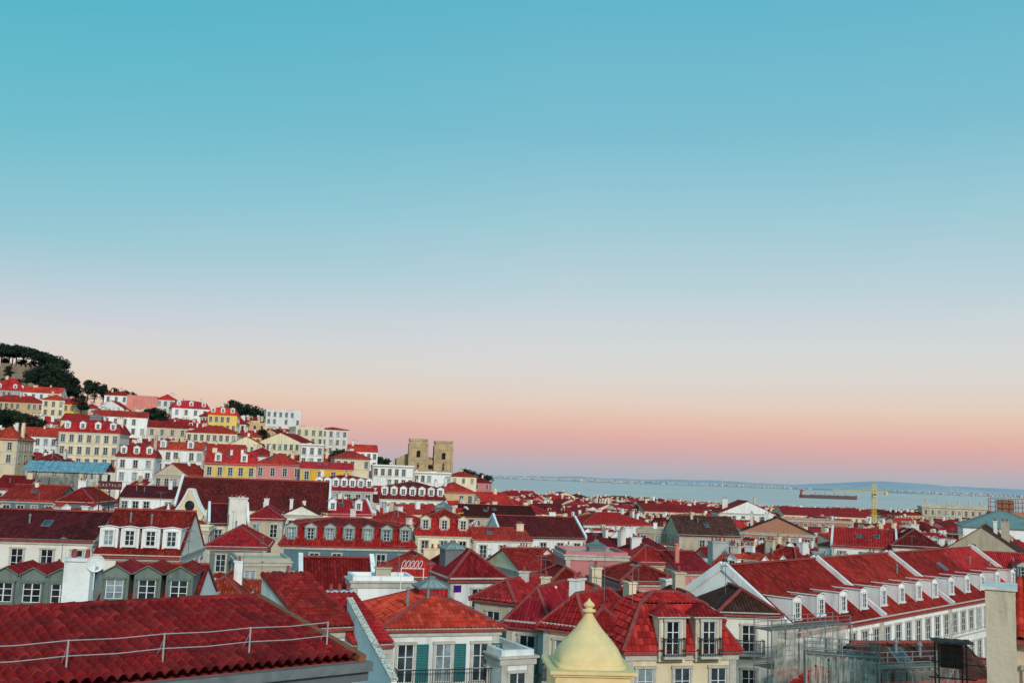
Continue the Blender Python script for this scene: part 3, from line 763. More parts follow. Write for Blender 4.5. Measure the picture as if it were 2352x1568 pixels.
# ---------------- scaffolds
def scaffold(u, v, d, yaw, W, H, D, net, lab):
    a = P(u, v, d); e = obj('scaffold', None, None, (a.x,a.y,a.z-H), rad(yaw), label=lab, cat='scaffolding')
    m = MB(); n = max(2, int(W/1.2))
    for i in range(n+1):
        x = W*i/n
        for y in (0,D): m.cyl((x,y,0),(x,y,H+.5),.034,.034,6)
    lv = int(H/1.9)
    for j in range(lv+1):
        z = H*j/lv
        for y in (0,D): m.cyl((0,y,z),(W,y,z),.03,.03,6); m.cyl((0,y,z+.25),(W,y,z+.25),.02,.02,5); m.cyl((0,y,z+.5 if j == lv else z+.9),(W,y,z+.5 if j == lv else z+.9),.02,.02,5)
    for i in range(n):
        m.cyl((W*i/n,-.04,H*((i%lv))/lv),(W*(i+1)/n,-.04,H*((i%lv)+1)/lv),.028,.028,5)
    part('frame', m, [STEEL], e)
    m = MB()
    for j in range(1,lv+1): z = H*j/lv; m.box(0,.05,z-.12,W,D-.05,z-.06)
    part('platform', m, [plain('weathered_planks', (.2,.16,.12), .9)], e)
    if net:
        s = N('scaffold_netting'); wp = s.wpos()
        s.l(s.mix(s.ramp(s.noise(wp, 1.5, 5, .7),.35,.65), (.20,.22,.19), (.50,.51,.45)), s.b.inputs['Base Color'])
        s.l(s.math('ADD', s.math('MULTIPLY', s.noise(wp, 2.2, 5, .8), .8), net-.4), s.b.inputs['Alpha'])
        s.b.inputs['Roughness'].default_value = 1; s.b.inputs['Specular IOR Level'].default_value = 0
        m = MB(); k = 40
        for i in range(k):
            if i % 13 == 12: continue
            for j in range(10):
                if (i*7+j*3) % 31 == 0: continue
                f = lambda ii, jj: (W*ii/k, -.12-.07*math.sin(ii*1.7+jj)-.08*math.sin(jj*.9), H*jj/10-.12*abs(math.sin(ii*.7))*(jj == 10))
                m.poly([f(i,j),f(i+1,j),f(i+1,j+1),f(i,j+1)])
        part('netting', m, [s.m], e)
    return e
scaffold(1772,1445,63,34,7.6,9,1.4,.62,'steel tube scaffold wrapped in grey netting beside terraced houses')
scaffold(1850,1498,44,-14,3.0,6,1.2,.7,'netted scaffold tower on rooftop')
scaffold(2020,1535,48,20,4.5,6,1.2,.4,'steel scaffold with torn netting over dark roof')
hh(2010,2270,1552,1568,52,14,4,1.2,'gable','grey','brown', rows=1, chim=0, group=G1)

# blue sheet roof on scaffolding
e = scaffold(62,1082,205,6,14.5,5.5,5,.4,'scaffold shelter with torn blue corrugated sheet roof')
m = MB()
for i in range(36):
    x0 = -.8+i*.45; z = 6.0+R.uniform(-.08,.08)
    m.poly([(x0,-.8,z-.35),(x0+.44,-.8,z-.35+R.uniform(-.05,.05)),(x0+.44,3.2,z+1.8),(x0,3.2,z+1.8)])
    m.poly([(x0,7,z),(x0+.44,7,z),(x0+.44,3.2,z+1.8),(x0,3.2,z+1.8)][::-1])
part('sheet_roof', m, [plain('blue_sheeting', (.18,.38,.48), .6, 0, .8, 1.2)], e)

# ---------------- church
def church():
    a = P(395,1188,172); yw = rad(10)
    e = obj('church', None, None, (a.x,a.y,0), yw, label='old church with white baroque pediment and long dark red roof', cat='church')
    z = a.z; m = MB(); L = 26
    hN = z+2.0; y0, y1 = 4, 18; ym = 11; ridge = hN+4.6
    m.box(0,y0,0,L,y1,hN,0,False)
    m.poly([(0,y0,hN),(0,ym,ridge),(0,y1,hN)],0); m.poly([(L,y0,hN),(L,y1,hN),(L,ym,ridge)],0)
    m.box(-1,1,0,6,y0,z-1,0,False)
    part('wall', m, [wallmat('cream'), TRIM], e)
    m = MB(); pl = [[(-.1,y0-.5,hN-.3),(L+.1,y0-.5,hN-.3),(L+.1,ym,ridge+.1),(-.1,ym,ridge+.1)],[(L+.1,y1+.5,hN-.3),(-.1,y1+.5,hN-.3),(-.1,ym,ridge+.1),(L+.1,ym,ridge+.1)]]
    m.shell(pl,.2,0,0); m.beam((0,ym,ridge+.15),(L,ym,ridge+.15),.35,.25,1)
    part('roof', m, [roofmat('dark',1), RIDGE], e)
    for X in (-.2,L+.2):
        m = MB(); b0 = [(X,y0-.5,hN),(X,ym,ridge+.4),(X,y1+.5,hN)]
        for p, q in zip(b0,b0[1:]): m.beam(p,q,.4,.5)
        part('parapet', m, [wallmat('white')], e)
    f = MB(); ang = -.35; f.M = Matrix.Translation((2.5,1.5,0)) @ Matrix.Rotation(ang,4,'Z')
    f.box(-4.2,0,0,4.2,.8,z-.4,0,False); f.box(-4.6,-.25,z-.4,4.6,.9,z+.1,1)
    for sx in (-1,1): f.box(sx*3.8-.4,-.12,0,sx*3.8+.4,0,z-.4,1)
    pts = [(-4.0+3.6*t, 4.6*t**1.8) for t in [i/8 for i in range(9)]]; pts += [(.4+3.6*(1-t), 4.6*t**1.8) for t in [i/8 for i in range(8,-1,-1)]]
    outl = [(x, z+.1+q) for x, q in pts]
    f.poly([(x,.1,q) for x, q in outl],0); f.poly([(x,.7,q) for x, q in outl][::-1],0)
    for (x1,q1),(x2,q2) in zip(outl,outl[1:]): f.beam((x1,.4,q1+.1),(x2,.4,q2+.1),.9,.35,1)
    for sx in (-1,1):
        f.cyl((sx*4.1,.4,z+.1),(sx*4.1,.4,z+.9),.35,.2,8,1); f.cyl((sx*4.1,.4,z+.9),(sx*4.1,.4,z+2.2),.38,.05,8,1)
    n=16; f.poly([(.9*math.cos(2*math.pi*i/n),.06,z+2+.9*math.sin(2*math.pi*i/n)) for i in range(n)],2)
    f.box(-.8,-.02,z-6,.8,0,z-3,2)
    part('facade', f, [wallmat('cream'), WHITE, GL[0]], e)
    HB.append((385,735,1185,a.y,a.x+10,a.y+10,14,1090))
church()
hh(480,570,1200,1255,146,18,9,1158,'parapet','cream','dark', rows=1, chim=2, group=G3, label='stained cream house with tall chimneys beside church')
hh(570,650,1188,1215,150,10,10,1162,'hip','beige','crimson', rows=1, chim=2, group=G3)
hh(650,735,1180,1210,156,10,10,1158,'gabley','offwhite','dark', rows=1, chim=2, group=G3)
hh(410,480,1215,1290,120,10,6,.6,'flat','cream','red', rows=1, chim=0, group=G3, label='cream side wall of the church with small window')

# ---------------- cathedral
def cathedral():
    a = P(987,1100,500); e = obj('cathedral', None, None, (a.x,a.y,T(a.x,a.y)-3), rad(8), label='romanesque cathedral with twin crenellated tan stone towers', cat='cathedral')
    zb = e.location.z; g = a.z-zb; st = plain('weathered_limestone', (.56,.41,.24), .92, 0, .75, .3); dk = WOODD
    def tower(x0, x1, top):
        w = x1-x0; m = MB(); m.box(x0,0,0,x1,w,top,0,False)
        for zz in (top-9.5, top-3.2, g+4): m.box(x0-.2,-.2,zz,x1+.2,w+.2,zz+.4,0)
        for cx in (x0,x1):
            for cy in (0,w): m.box(cx-.5,cy-.5,0,cx+.5,cy+.5,top-1.2,0)
        n = 7
        for i in range(n):
            q = x0-.3+(w+.6)*(i+.2)/n; r = (w+.6)/n*.58
            m.box(q,-.3,top,q+r,.5,top+1.3,0); m.box(q,w-.5,top,q+r,w+.3,top+1.3,0)
            m.box(x0-.3,q-x0,top,x0+.5,q-x0+r,top+1.25,0); m.box(x1-.5,q-x0,top,x1+.3,q-x0+r,top+1.25,0)
        def arch(cx, z, ww, hh_, side=False):
            pts = [(-ww,0),(ww,0),(ww,hh_)]+[(ww*math.cos(t),hh_+ww*math.sin(t)) for t in [math.pi*i/8 for i in range(1,8)]]+[(-ww,hh_)]
            if side: m.poly([(x1+.03,cx+p,z+q) for p,q in pts],1)
            else: m.poly([(cx+p,-.03,z+q) for p,q in pts],1)
            for i in range(8):
                t0, t1 = math.pi*i/8, math.pi*(i+1)/8; k = ww+.2
                if side: m.beam((x1+.1,cx+k*math.cos(t0),z+hh_+k*math.sin(t0)),(x1+.1,cx+k*math.cos(t1),z+hh_+k*math.sin(t1)),.3,.3,0)
                else: m.beam((cx+k*math.cos(t0),-.1,z+hh_+k*math.sin(t0)),(cx+k*math.cos(t1),-.1,z+hh_+k*math.sin(t1)),.3,.3,0)
        arch((x0+x1)/2, top-8, .95, 2.4); arch(w/2, top-8, .95, 2.4, True)
        arch((x0+x1)/2, g+6.0, .4, 1.5); arch((x0+x1)/2, top-13.5, .4, 1.6)
        part('tower', m, [st, dk], e)
    tower(-10.6,-1.8, g+18.6); tower(2.1,10.7, g+18.0)
    m = MB(); m.box(-1.8,2.5,0,2.1,14,g+9.5,0,False); m.box(-1.6,2.2,g+9.5,-.9,3,g+10.6,0); m.box(0,2.2,g+9.5,.7,3,g+10.6,0)
    m.poly([(.15+1.2*math.cos(2*math.pi*i/14),2.46,g+6+1.2*math.sin(2*math.pi*i/14)) for i in range(14)],1)
    part('wall', m, [st, dk], e)
    m = MB(); x0, x1, y0, y1 = -16.5, 8, 10, 42; hN = g+9; m.box(x0,y0,0,x1,y1,hN,0,False)
    xm = -9; m.poly([(x0,y0,hN),(x1,y0,hN),(xm,y0,hN+4.5)],0); m.poly([(x1,y1,hN),(x0,y1,hN),(xm,y1,hN+4.5)],0)
    m.poly([(x0,y0,hN),(xm,y0,hN+4.5),(xm,y1,hN+4.5),(x0,y1,hN)],0); m.poly([(x1,y1,hN),(xm,y1,hN+4.5),(xm,y0,hN+4.5),(x1,y0,hN)],0)
    for i in range(8): q = y0+i*4; m.box(x0-.2,q,hN,x0+.5,q+2,hN+1.1,0)
    for i in range(4): q = x0+i*1.8; m.box(q,y0-.1,hN+i*1.0,q+1,y0+.5,hN+i*1.0+1.1,0)
    part('nave', m, [st, dk], e)
    HB.append((900,1040,1098,500,a.x,a.y+15,22,1010))
cathedral()

# ---------------- signs
def text(body, size, parent, loc, rz, mat, extr=.03):
    c = bpy.data.curves.new('lettering', 'FONT'); c.body = body; c.size = size; c.extrude = extr; c.align_x = 'CENTER'; c.align_y = 'CENTER'
    o = bpy.data.objects.new('tmp', c); COL.objects.link(o); bpy.context.view_layer.update()
    me = bpy.data.meshes.new_from_object(o.evaluated_get(bpy.context.evaluated_depsgraph_get())); bpy.data.objects.remove(o)
    me.name = 'lettering'; me.materials.clear(); me.materials.append(mat)
    q = obj('lettering', me, parent, loc); q.rotation_euler = (rad(90),0,rz); return q
a = P(252,1114,150); e = obj('rooftop_sign', None, None, a, rad(-2), label='dark red rooftop sign board with white letters', cat='sign')
HB.append((215,290,1128,150,a.x,a.y,3,1100))
m = MB(); m.box(-1.8,0,-.6,1.8,.15,.6); part('board', m, [plain('maroon_board', (.12,.02,.025), .6)], e)
m = MB(); [m.beam((x,.25,-8),(x,.25,.58),.12,.12) for x in (-1.5,0,1.5)]; part('post', m, [IRON], e)
text('C A S T E L O', .58, e, (0,-.05,0), 0, plain('grey_letter_paint', (.5,.5,.5), .7))
hc = hh(222,285,935,948,390,6,12,3.0,'gabley','white','bright', rows=0, chim=0, group=G2, label='white gabled hall with painted lettering on its front')
hgt = P(222,935,390).z-hc.location.z
text('Chapitô', 2.3, hc, (0,-6.1,hgt-.5), 0, plain('grey_lettering', (.2,.22,.24), .7), .04)

a = P(927,1306,68); e = obj('sign_hoops', None, None, a, rad(12), label='row of white oval tube sign letters on rooftop rail', cat='railing')  # plain oval rings stand in for round-tube sign letters
m = MB()
for i in range(5):
    pr = None
    for j in range(13):
        t = 2*math.pi*j/12; p = Vector((i*.28+.11*math.cos(t)+.09*math.sin(t), 0, .32+.25*math.sin(t)))
        if pr: m.beam(pr,p,.03,.03)
        pr = p
part('hoop', m, [WHITE], e)
m = MB(); m.beam((-.2,0,.04),(1.4,0,.04),.04,.04); [m.beam((x,0,-2),(x,0,.05),.05,.05) for x in (-.15,1.35)]; part('rail', m, [WHITE], e)
a = P(1042,1345,81); m = MB()
for i in range(10):
    f = lambda k: (k*.07, .03*math.sin(k*1.3), 0)
    p, q = f(i), f(i+1); m.poly([(p[0],p[1],-.5),(q[0],q[1],-.52),(q[0],q[1],.05),(p[0],p[1],.05)])
o = obj('hanging_cloth', m.mesh('hanging_cloth', [plain('purple_cloth', (.06,.01,.18), .9)]), None, a, rad(30), label='purple cloth hung over an iron balcony', cat='cloth')

def bigchim(u, v, d, w, dp, h, wall, yaw, lab):
    a = P(u, v, d); e = obj('chimney_stack', None, None, (a.x,a.y,a.z-h), rad(yaw), label=lab, cat='chimney')
    m = MB(); m.box(-w/2,-dp/2,-2,w/2,dp/2,h-.25,0); m.box(-w/2-.1,-dp/2-.1,h-.25,w/2+.1,dp/2+.1,h-.1,0); part('stack', m, [wallmat(wall,.85)], e)
    n = max(1,int(w/.5))
    for i in range(n):
        m = MB(); x = -w/2+w*(i+.5)/n; m.cyl((x,0,h-.1),(x,0,h+.3),.13,.1,8); part('chimney_pot', m, [RIDGE], e)
    if h > 3 and d < 60: obj('satellite_dish', dish_mesh(), e, (w/2+.2,-dp/2,h-1.3), .4)
    return e
bigchim(186,1275,50,1.25,.8,4.2,'white',6,'large whitewashed chimney stack with satellite dish')
bigchim(662,1308,72,.75,.8,3.6,'cream',10,'narrow cream chimney stack on red roof')
bigchim(1650,1240,120,2.0,1.6,3.5,'grey',10,'grey rooftop lift housing with flat top')
bigchim(1542,1325,80,1.4,.9,2.5,'offwhite',20,'off-white chimney stack beside pink house')
bigchim(548,1140,138,2.4,1.5,5,'offwhite',20,'broad stained white chimney stack near church')
bigchim(780,1352,62,1.6,.8,2.6,'white',25,'row of whitewashed chimneys on fire wall')
bigchim(1190,1190,200,1.6,1.0,3,'white',5,'white chimney stack on dark roof')
bigchim(1555,1245,104,.4,.4,5,'salmon',5,'slender salmon chimney on red roof')
bigchim(1443,1208,160,1.3,1,4,'white',5,'white chimney stack on pale house')
bigchim(1258,1340,72,1.0,.8,2.5,'cream',5,'cream chimney stack on hipped roof')

# ---------------- crane
def crane():
    a = P(2007,1128,560); e = obj('tower_crane', None, None, (a.x,a.y,0), rad(6), label='yellow lattice tower crane above the rooftops', cat='crane')
    Y = plain('yellow_crane_paint', (.85,.60,.08), .5, 0, .2); H = a.z; w = .85
    def lat(m, ax, L0, L1, w, z, b=.22):
        n = max(1, int(abs(L1-L0)/(2*w))); st = (L1-L0)/n
        f = (lambda t, p, q: (p*w, q*w, t)) if ax == 'z' else (lambda t, p, q: (t, p*w, z+q*w))
        for p in (-1,1):
            for q in (-1,1): m.beam(f(L0,p,q), f(L1,p,q), b, b)
        for i in range(n):
            t0, t1 = L0+st*i, L0+st*(i+1)
            for q in (-1,1):
                m.beam(f(t0,-1,q), f(t1,1,q), b/2,b/2); m.beam(f(t0,q,-1), f(t1,q,1), b/2,b/2); m.beam(f(t0,-1,q), f(t0,1,q), b/2,b/2)
    m = MB(); lat(m,'z',0,H+4.5,w,0); part('mast', m, [Y], e)
    m = MB(); lat(m,'x',-24,-1.0,.32,H,.14); part('jib', m, [Y], e)
    m = MB(); lat(m,'x',1.0,8,.32,H,.14); m.box(6.5,-.8,H-1.5,8,.8,H-.4); part('counter_jib', m, [Y], e)
    m = MB(); m.beam((0,0,H+4.5),(-20,0,H+.4),.07,.07); m.beam((0,0,H+4.5),(7.5,0,H+.4),.07,.07); m.beam((-14,0,H-.4),(-14,0,H-7),.06,.06); part('cable', m, [IRON], e)
    m = MB(); m.box(-1.3,-2.2,H-2.8,.5,-1.0,H-.9); m.box(-1.1,-2.23,H-2.2,.3,-2.2,H-1.2,1); part('cab', m, [Y, GL[0]], e)
    HB.append((1995,2020,1205,560,a.x,a.y,2,1128))
crane()

# ---------------- ship
def ship():
    a = P(1902,1142,3000); e = obj('cargo_ship', None, None, (a.x,a.y,-2), rad(3), label='long dark red bulk cargo ship on the river', cat='ship')
    L = 88; m = MB()
    sec = [(-L,0,9,4),(-L+6,10,9,1),(-L+20,13,8.5,0),(L-22,13,8.5,0),(L-8,8,10,0),(L,.5,12,1)]
    pr = None
    for x, hw, z, kz in sec:
        c = [m.av((x,-hw,z)), m.av((x,-hw*.8,kz)), m.av((x,-hw*.7,-3)), m.av((x,hw*.7,-3)), m.av((x,hw*.8,kz)), m.av((x,hw,z))]
        if pr:
            for i in range(5): m.face([pr[i],c[i],c[i+1],pr[i+1]], 1 if i in (1,3) else 0)
            m.face([pr[5],c[5],c[0],pr[0]], 2)
        else: m.face(c,0)
        pr = c
    part('hull', m, [plain('dark_hull_paint', (.13,.09,.095), .6), plain('red_hull_paint', (.28,.08,.07), .6), plain('deck_paint', (.25,.12,.10), .7)], e)
    m = MB(); m.box(-L+6,-9,9,-L+20,9,17); m.box(-L+8,-8,17,-L+18,8,21); m.box(-L+9,-11,21,-L+15,11,24); [m.box(-L+20,-7+i*3,12+j*4,-L+20.2,-5.5+i*3,13.5+j*4,1) for i in range(5) for j in range(2)]
    m.beam((-L+12,0,24),(-L+12,0,31),.8,.8); part('superstructure', m, [plain('ship_white', (.42,.34,.32), .6), GL[0]], e)
    m = MB(); m.cyl((-L+5,0,12),(-L+5,0,25),2.4,2,10); part('funnel', m, [plain('funnel_paint', (.3,.12,.08), .6)], e)
    for i in range(4):
        m = MB(); x = -40+i*30; m.cyl((x,0,8),(x,0,20),.9,.7,8); m.beam((x,0,19),(x+13,0,13),.8,.8); m.box(x-2,-2,14,x+2,2,16); part('deck_crane', m, [plain('crane_cream', (.42,.32,.24), .6)], e)
    for i in range(5):
        m = MB(); x = -52+i*27; m.box(x,-9,8.3,x+20,9,10.2); part('hatch_cover', m, [plain('hatch_red', (.25,.12,.10), .7)], e)
ship()

# ---------------- palace, industrial block, green roof
def palace():
    a = P(2118,1160,520); e = obj('palace', None, None, (a.x,a.y,0), rad(-14), label='pale stone palace pavilion with balustrade and statues', cat='palace')
    H = a.z; W = 33; m = MB(); pm = plain('pale_stone', (.62,.54,.40), .9, 0, .5, .3)
    m.box(0,0,0,W,14,H-1,0,False); m.box(-.5,-.5,H-1,W+.5,14.5,H-.3,0); m.box(-.4,-.4,H-5.4,W+.4,0,H-5,0)
    for i in range(11): x = i*W/10.3; m.box(x-.1,-.3,0,x+.6,0,H-5.4,0); m.box(x,-.2,H-5,x+.4,0,H-1,0)
    part('wall', m, [pm], e)
    m = MB()
    for i in range(60): x = i*W/60; m.box(x,.1,H-.3,x+.22,.3,H+.8)
    m.box(-.2,0,H+.8,W,.4,H+1.05); part('balustrade', m, [pm], e)
    for i in range(6):
        x = 2+i*5.2; m = MB(); m.box(x-.5,-.1,H+1.05,x+.5,.7,H+1.8); m.cyl((x,.3,H+1.8),(x,.3,H+3.2),.5,.28,8); m.cyl((x,.3,H+3.2),(x,.3,H+3.7),.22,.2,8); m.beam((x-.6,.3,H+2.8),(x+.6,.3,H+3.1),.2,.2); part('statue', m, [pm], e)
    for i in range(10): window(e, (1.8+i*W/10.3,-.01,H-4.4), 0, 1.1, 2.2, False)
    HB.append((2115,2250,1196,520,a.x+15,a.y+7,16,1150))
    b = P(2275,1152,420); e = obj('house', None, None, (b.x,b.y,0), rad(-18), label='rusty brown industrial block with open steel framework', cat='house', group=G3)
    H = b.z; m = MB(); m.box(0,0,0,22,12,H-4,0,False); part('wall', m, [wallmat('rust')], e)
    m = MB(); rs = plain('rust_steel', (.32,.14,.09), .8)
    for i in range(9):
        for y in (0,6): m.beam((i*2.6,y,H-4),(i*2.6,y,H+1.5),.25,.25)
    for z in (H-2,H,H+1.5):
        for y in (0,6): m.beam((0,y,z),(21,y,z),.25,.25)
    m.box(3,1,H-4,9,5,H+1); part('frame', m, [rs], e)
    b = P(2212,1206,235); e = obj('house', None, None, (b.x,b.y,0), rad(-20), label='white building with green hipped metal roof', cat='house', group=G3)
    H = b.z; gm = plain('green_copper', (.17,.27,.26), .6, 0, .4, .6); m = MB(); pl, rd, _ = roof_geo('hip', 18, 16, H, 3.4, .5); m.shell(pl,.2,0,1)
    for q in rd: m.beam(q[0],q[1],.25,.2,1)
    m.v = [v+Vector((9,8,0)) for v in m.v]
    part('roof', m, [gm, LEAD], e); m = MB(); m.box(0,0,0,18,16,H,0,False); part('wall', m, [wallmat('white')], e)
    HB.append((2205,2352,1230,235,b.x+10,b.y+7,13,1180))
palace()

# ---------------- trees
LEAFS = []
for nm, c in (('dark_pine_foliage', (.018,.032,.022)), ('foliage', (.028,.045,.026))):
    s = N(nm); wp = s.wpos(); s.l(s.mix(s.ramp(s.noise(wp, .6, 3), .35, .65), tuple(x*.45 for x in c), tuple(x*1.9 for x in c)), s.b.inputs['Base Color'])
    s.b.inputs['Roughness'].default_value = .8; s.b.inputs['Specular IOR Level'].default_value = .1; LEAFS.append(s.m)
BARK = plain('bark', (.05,.04,.03), .95)
def crown_mesh(kind, seed):
    r = random.Random(seed); m = MB(); lobes = []
    if kind == 'umbrella':
        for i in range(30):
            a = r.uniform(0,6.28); q = math.sqrt(r.uniform(0,.9)); lobes.append((q*math.cos(a)*5.2, q*math.sin(a)*5.2, 7.9+r.uniform(-1.7,1.2)-q*1.0, r.uniform(1.2,1.9), .7))
    else:
        for i in range(22):
            a = r.uniform(0,6.28); q = r.uniform(0,.85); z = r.uniform(1.5,9)
            q *= 1-abs(z-5)/7; lobes.append((q*math.cos(a)*4.8, q*math.sin(a)*4.8, z, r.uniform(1.0,2.0), .85))
    for lx, ly, lz, lr, fl in lobes:
        for j in range(110):
            d = Vector((r.gauss(0,1), r.gauss(0,1), r.gauss(0,1))).normalized()*lr*r.uniform(.5,1.1); d.z *= fl
            p = Vector((lx,ly,lz))+d; sz = r.uniform(.2,.42)
            a = Vector((r.gauss(0,1),r.gauss(0,1),r.gauss(0,1))).normalized(); b = a.orthogonal().normalized()*sz; c = a.cross(b).normalized()*sz*r.uniform(.5,1)
            m.poly([p-b-c*.4,p+c,p+b-c*.3,p-c])
    return m.mesh('crown', [LEAFS[0 if kind == 'umbrella' or seed%2 else 1]])
def trunk_mesh(kind, seed):
    r = random.Random(seed); m = MB(); top = 7.2 if kind == 'umbrella' else 5
    m.cyl((0,0,-6),(.2,.1,top*.55),.35,.26,8); m.cyl((.2,.1,top*.55),(.1,-.1,top),.26,.15,8)
    for i in range(6):
        a = i*1.05+r.uniform(0,.4); z = top*r.uniform(.55,.85); m.cyl((.15,0,z),(math.cos(a)*2.8,math.sin(a)*2.8,top+1.2),.14,.05,6)
    return m.mesh('trunk', [BARK])
TM = {k: [(crown_mesh(k, s), trunk_mesh(k, s)) for s in (3,4,5)] for k in ('umbrella','round')}
def tree(u, vt, d, h, kind='round', wide=1.0):
    p = P(u, vt, d); sc = h/10.0; nm = 'pine_tree' if kind == 'umbrella' else 'tree'
    cm, tm = R.choice(TM[kind])
    e = obj(nm, None, None, (p.x,p.y,p.z-h), R.uniform(0,6.28), label='dark umbrella pine on the castle hill' if kind == 'umbrella' else 'dark leafy tree among hillside houses', cat='tree', group='trees on the hillside')
    e.scale = (sc*wide, sc*wide, sc)
    obj('trunk', tm, e); obj('crown', cm, e)
    if d < 430: HB.append((u-h*F/d*.4, u+h*F/d*.4, vt+h*F/d*.75, d, p.x, p.y, h*.35, vt))
for u, v in ((-12,792),(8,788),(24,790),(42,791),(58,794),(75,799),(92,806),(108,811),(122,815),(132,821),(0,796),(32,798)): tree(u, v, 470+R.uniform(-10,10), 9.5, 'umbrella', 1.1)
for u, v, h in ((96,840,10),(112,834,11),(126,836,11),(142,846,12),(156,852,12),(168,866,11),(150,868,10),(128,862,9),(110,864,8),(84,846,7),(20,840,5),(64,850,6),(45,870,5),(8,868,5),(178,884,7),(204,872,7),(220,876,8),(240,882,7),(262,890,6),(290,896,6),(306,900,5)):
    tree(u, v, 440+R.uniform(-8,12), h, 'round', 1.15)
for u, v in ((14,822),(54,824),(78,828)): tree(u, v, 484, 6, 'round', 1.3)
for u, v, h in ((534,918,9),(550,924,11),(570,930,12),(588,934,12),(604,944,10),(560,944,9),(588,952,8),(575,956,8)): tree(u, v, 436, h, 'round', 1.15)
for u, v, h, d in ((-4,936,8,345),(16,938,8,345),(36,942,8,345),(56,948,8,340),(76,954,7,340),(96,962,6,340),(340,938,6,362),(356,936,7,362),(372,942,6,362),(770,1034,6,345),(785,1032,7,345),(798,1040,6,345),(870,1048,6,390),(888,1052,6,390),(1070,1076,6,470),(1088,1082,6,480),(1105,1086,6,490),(1120,1090,5,500),(190,905,6,370),(605,985,5,370),(150,1000,5,300),(520,1000,5,350)):
    tree(u, v, d, h, 'round', 1.3)
a = P(-40,838,462); m = MB(); Wl = 27; m.box(0,0,-14,Wl,2,0,0)
for i in range(14): m.box(i*1.95,-.02,0,i*1.95+1.1,.6,1.1,0)
m.box(9,-1.5,-14,13,.0,1.2,0)
obj('castle_wall', m.mesh('castle_wall', [plain('castle_stone', (.3,.24,.17), .95, 0, .8, .5)]), None, a, rad(6), label='crenellated tan stone castle wall under pines', cat='wall')

# ============================================================ filler houses
SIL = [(-200,800),(0,905),(180,930),(300,922),(540,945),(690,980),(800,1015),(860,1048),(900,1075),(1040,1092),(1130,1108),(1300,1126),(1700,1156),(2400,1176)]
def okfill(W, D, cx, cy, top):
    q = [proj((cx+sx*W*.5, cy+sy*D*.5, top)) for sx in (-1,1) for sy in (-1,1)]
    u0 = min(a for a,_ in q); u1 = max(a for a,_ in q); v0 = min(b for _,b in q)
    if u1 < -40 or u0 > 2400: return None
    if v0 < interp(SIL, (u0+u1)/2): return None
    r = math.hypot(W,D)/2
    for b in HB:
        if math.hypot(cx-b[4], cy-b[5]) < (r+b[6])*.52: return None
        if cy < b[3]+2 and u1 > b[0]+6 and u0 < b[1]-6 and v0 < b[2]-9: return None
    return v0
cand = []
gy = rad(34); g1 = Vector((math.cos(gy),math.sin(gy),0)); g2 = Vector((-g1.y,g1.x,0))
def lattice(sx, sy, y0, y1, wr, dr):
    for i in range(-70,71):
        for j in range(-70,71):
            bi = i//5; p = g1*(i*sx+bi*2.5) + g2*(j*sy+(j//2)*2.6)
            x, y = p.x, p.y
            if y < y0 or y > y1: continue
            a = x/y
            if abs(a) > .60 or (T(x,y) > 5 and y > 110): continue
            x += R.uniform(-1.2,1.2); y += R.uniform(-1.2,1.2)
            W = R.uniform(*wr); D = R.uniform(*dr); ze = T(x,y)*.7+R.uniform(19,27 if y < 300 else 23); lo = T(x,y)*.5+12; yaw = gy+R.choice((0,0,math.pi/2))+R.uniform(-.2,.2)
            if yaw > 1: W, D = D, W; yaw -= math.pi
            cand.append((y, x, W, D, ze, lo, yaw, False))
lattice(8.4, 8.8, 60, 262, (5.2,9.8), (6,9.2))
lattice(13, 12.5, 266, 640, (9,16.5), (9,13))
for i in range(-52,12):
    for j in range(14,60):
        x = i*8.0+R.uniform(-1.8,1.8)+(j%2)*4; y = j*8.3+R.uniform(-1.8,1.8)
        if y < 112 or y > 470 or abs(x/y) > .6 or T(x,y) <= 5: continue
        W = R.uniform(5,11); D = R.uniform(6,8.5); ze = T(x,y)+R.uniform(7,18); lo = T(x,y)+5; yaw = rad(R.choice((12,18,30,-15,5,-35,22,-25,45)))
        cand.append((y, x, W, D, ze, lo, yaw, True))
cand.sort(); LIM = 294; FAR = []
for y, x, W, D, ze, lo, yaw, hill in cand:
    rh = R.uniform(1.3,2.6); roof = R.choice(('gable','gable','hip','hip','parapet','mansard','gabley','gable','shed'))
    if y > 266 and not hill: rh *= 1.2; roof = R.choice(('gable','gable','hip','hip','hip','gabley'))
    v = None
    while ze > lo:
        v = okfill(W, D, x, y, ze+rh+(1.5 if roof == 'mansard' else 0))
        if v is not None: break
        ze -= R.uniform(1,2)
    if v is None: continue
    wall = R.choice(('white','white','white','cream','cream','offwhite','yellow','pale','beige','pink','grey','ochre')); rc = R.choice(('red','red','bright','red','crimson','dark','bright','crimson','crimson'))
    if y > 266 and not hill: wall = R.choice(('white','cream','beige','beige','offwhite','ochre','pink','grey','pale')); rc = R.choice(('red','red','crimson','bright','crimson','dark'))
    if R.random() < .09: roof = 'flat'
    zb = min(T(x,y)-3, ze-9)
    if NH[0] < LIM:
        house(W, D, x, y, zb, ze, yaw, rh if roof != 'mansard' else rh*.3, roof, wall, rc, rows=3 if hill else 2, dorm=R.choice((0,2,2,1)) if roof in ('gable','mansard','parapet') else 0, chim=R.choice((1,1,2,3)), group=G2 if hill else G3, wsp=R.choice((1.9,2.2,2.5)), dwid=1.3, dwin=(.75,1.1))
    else: FAR.append((W,D,x,y,zb,ze,yaw,rh,roof if roof != 'mansard' else 'hip',wall,rc))
m = MB(); wn_ = ['white','cream','offwhite','yellow','pale','beige','pink','grey','ochre']; rn_ = ['red','bright','crimson','dark','brown']
mats = [wallmat(w) for w in wn_]+[roofmat(r,2) for r in rn_]+[GL[0], TRIM]
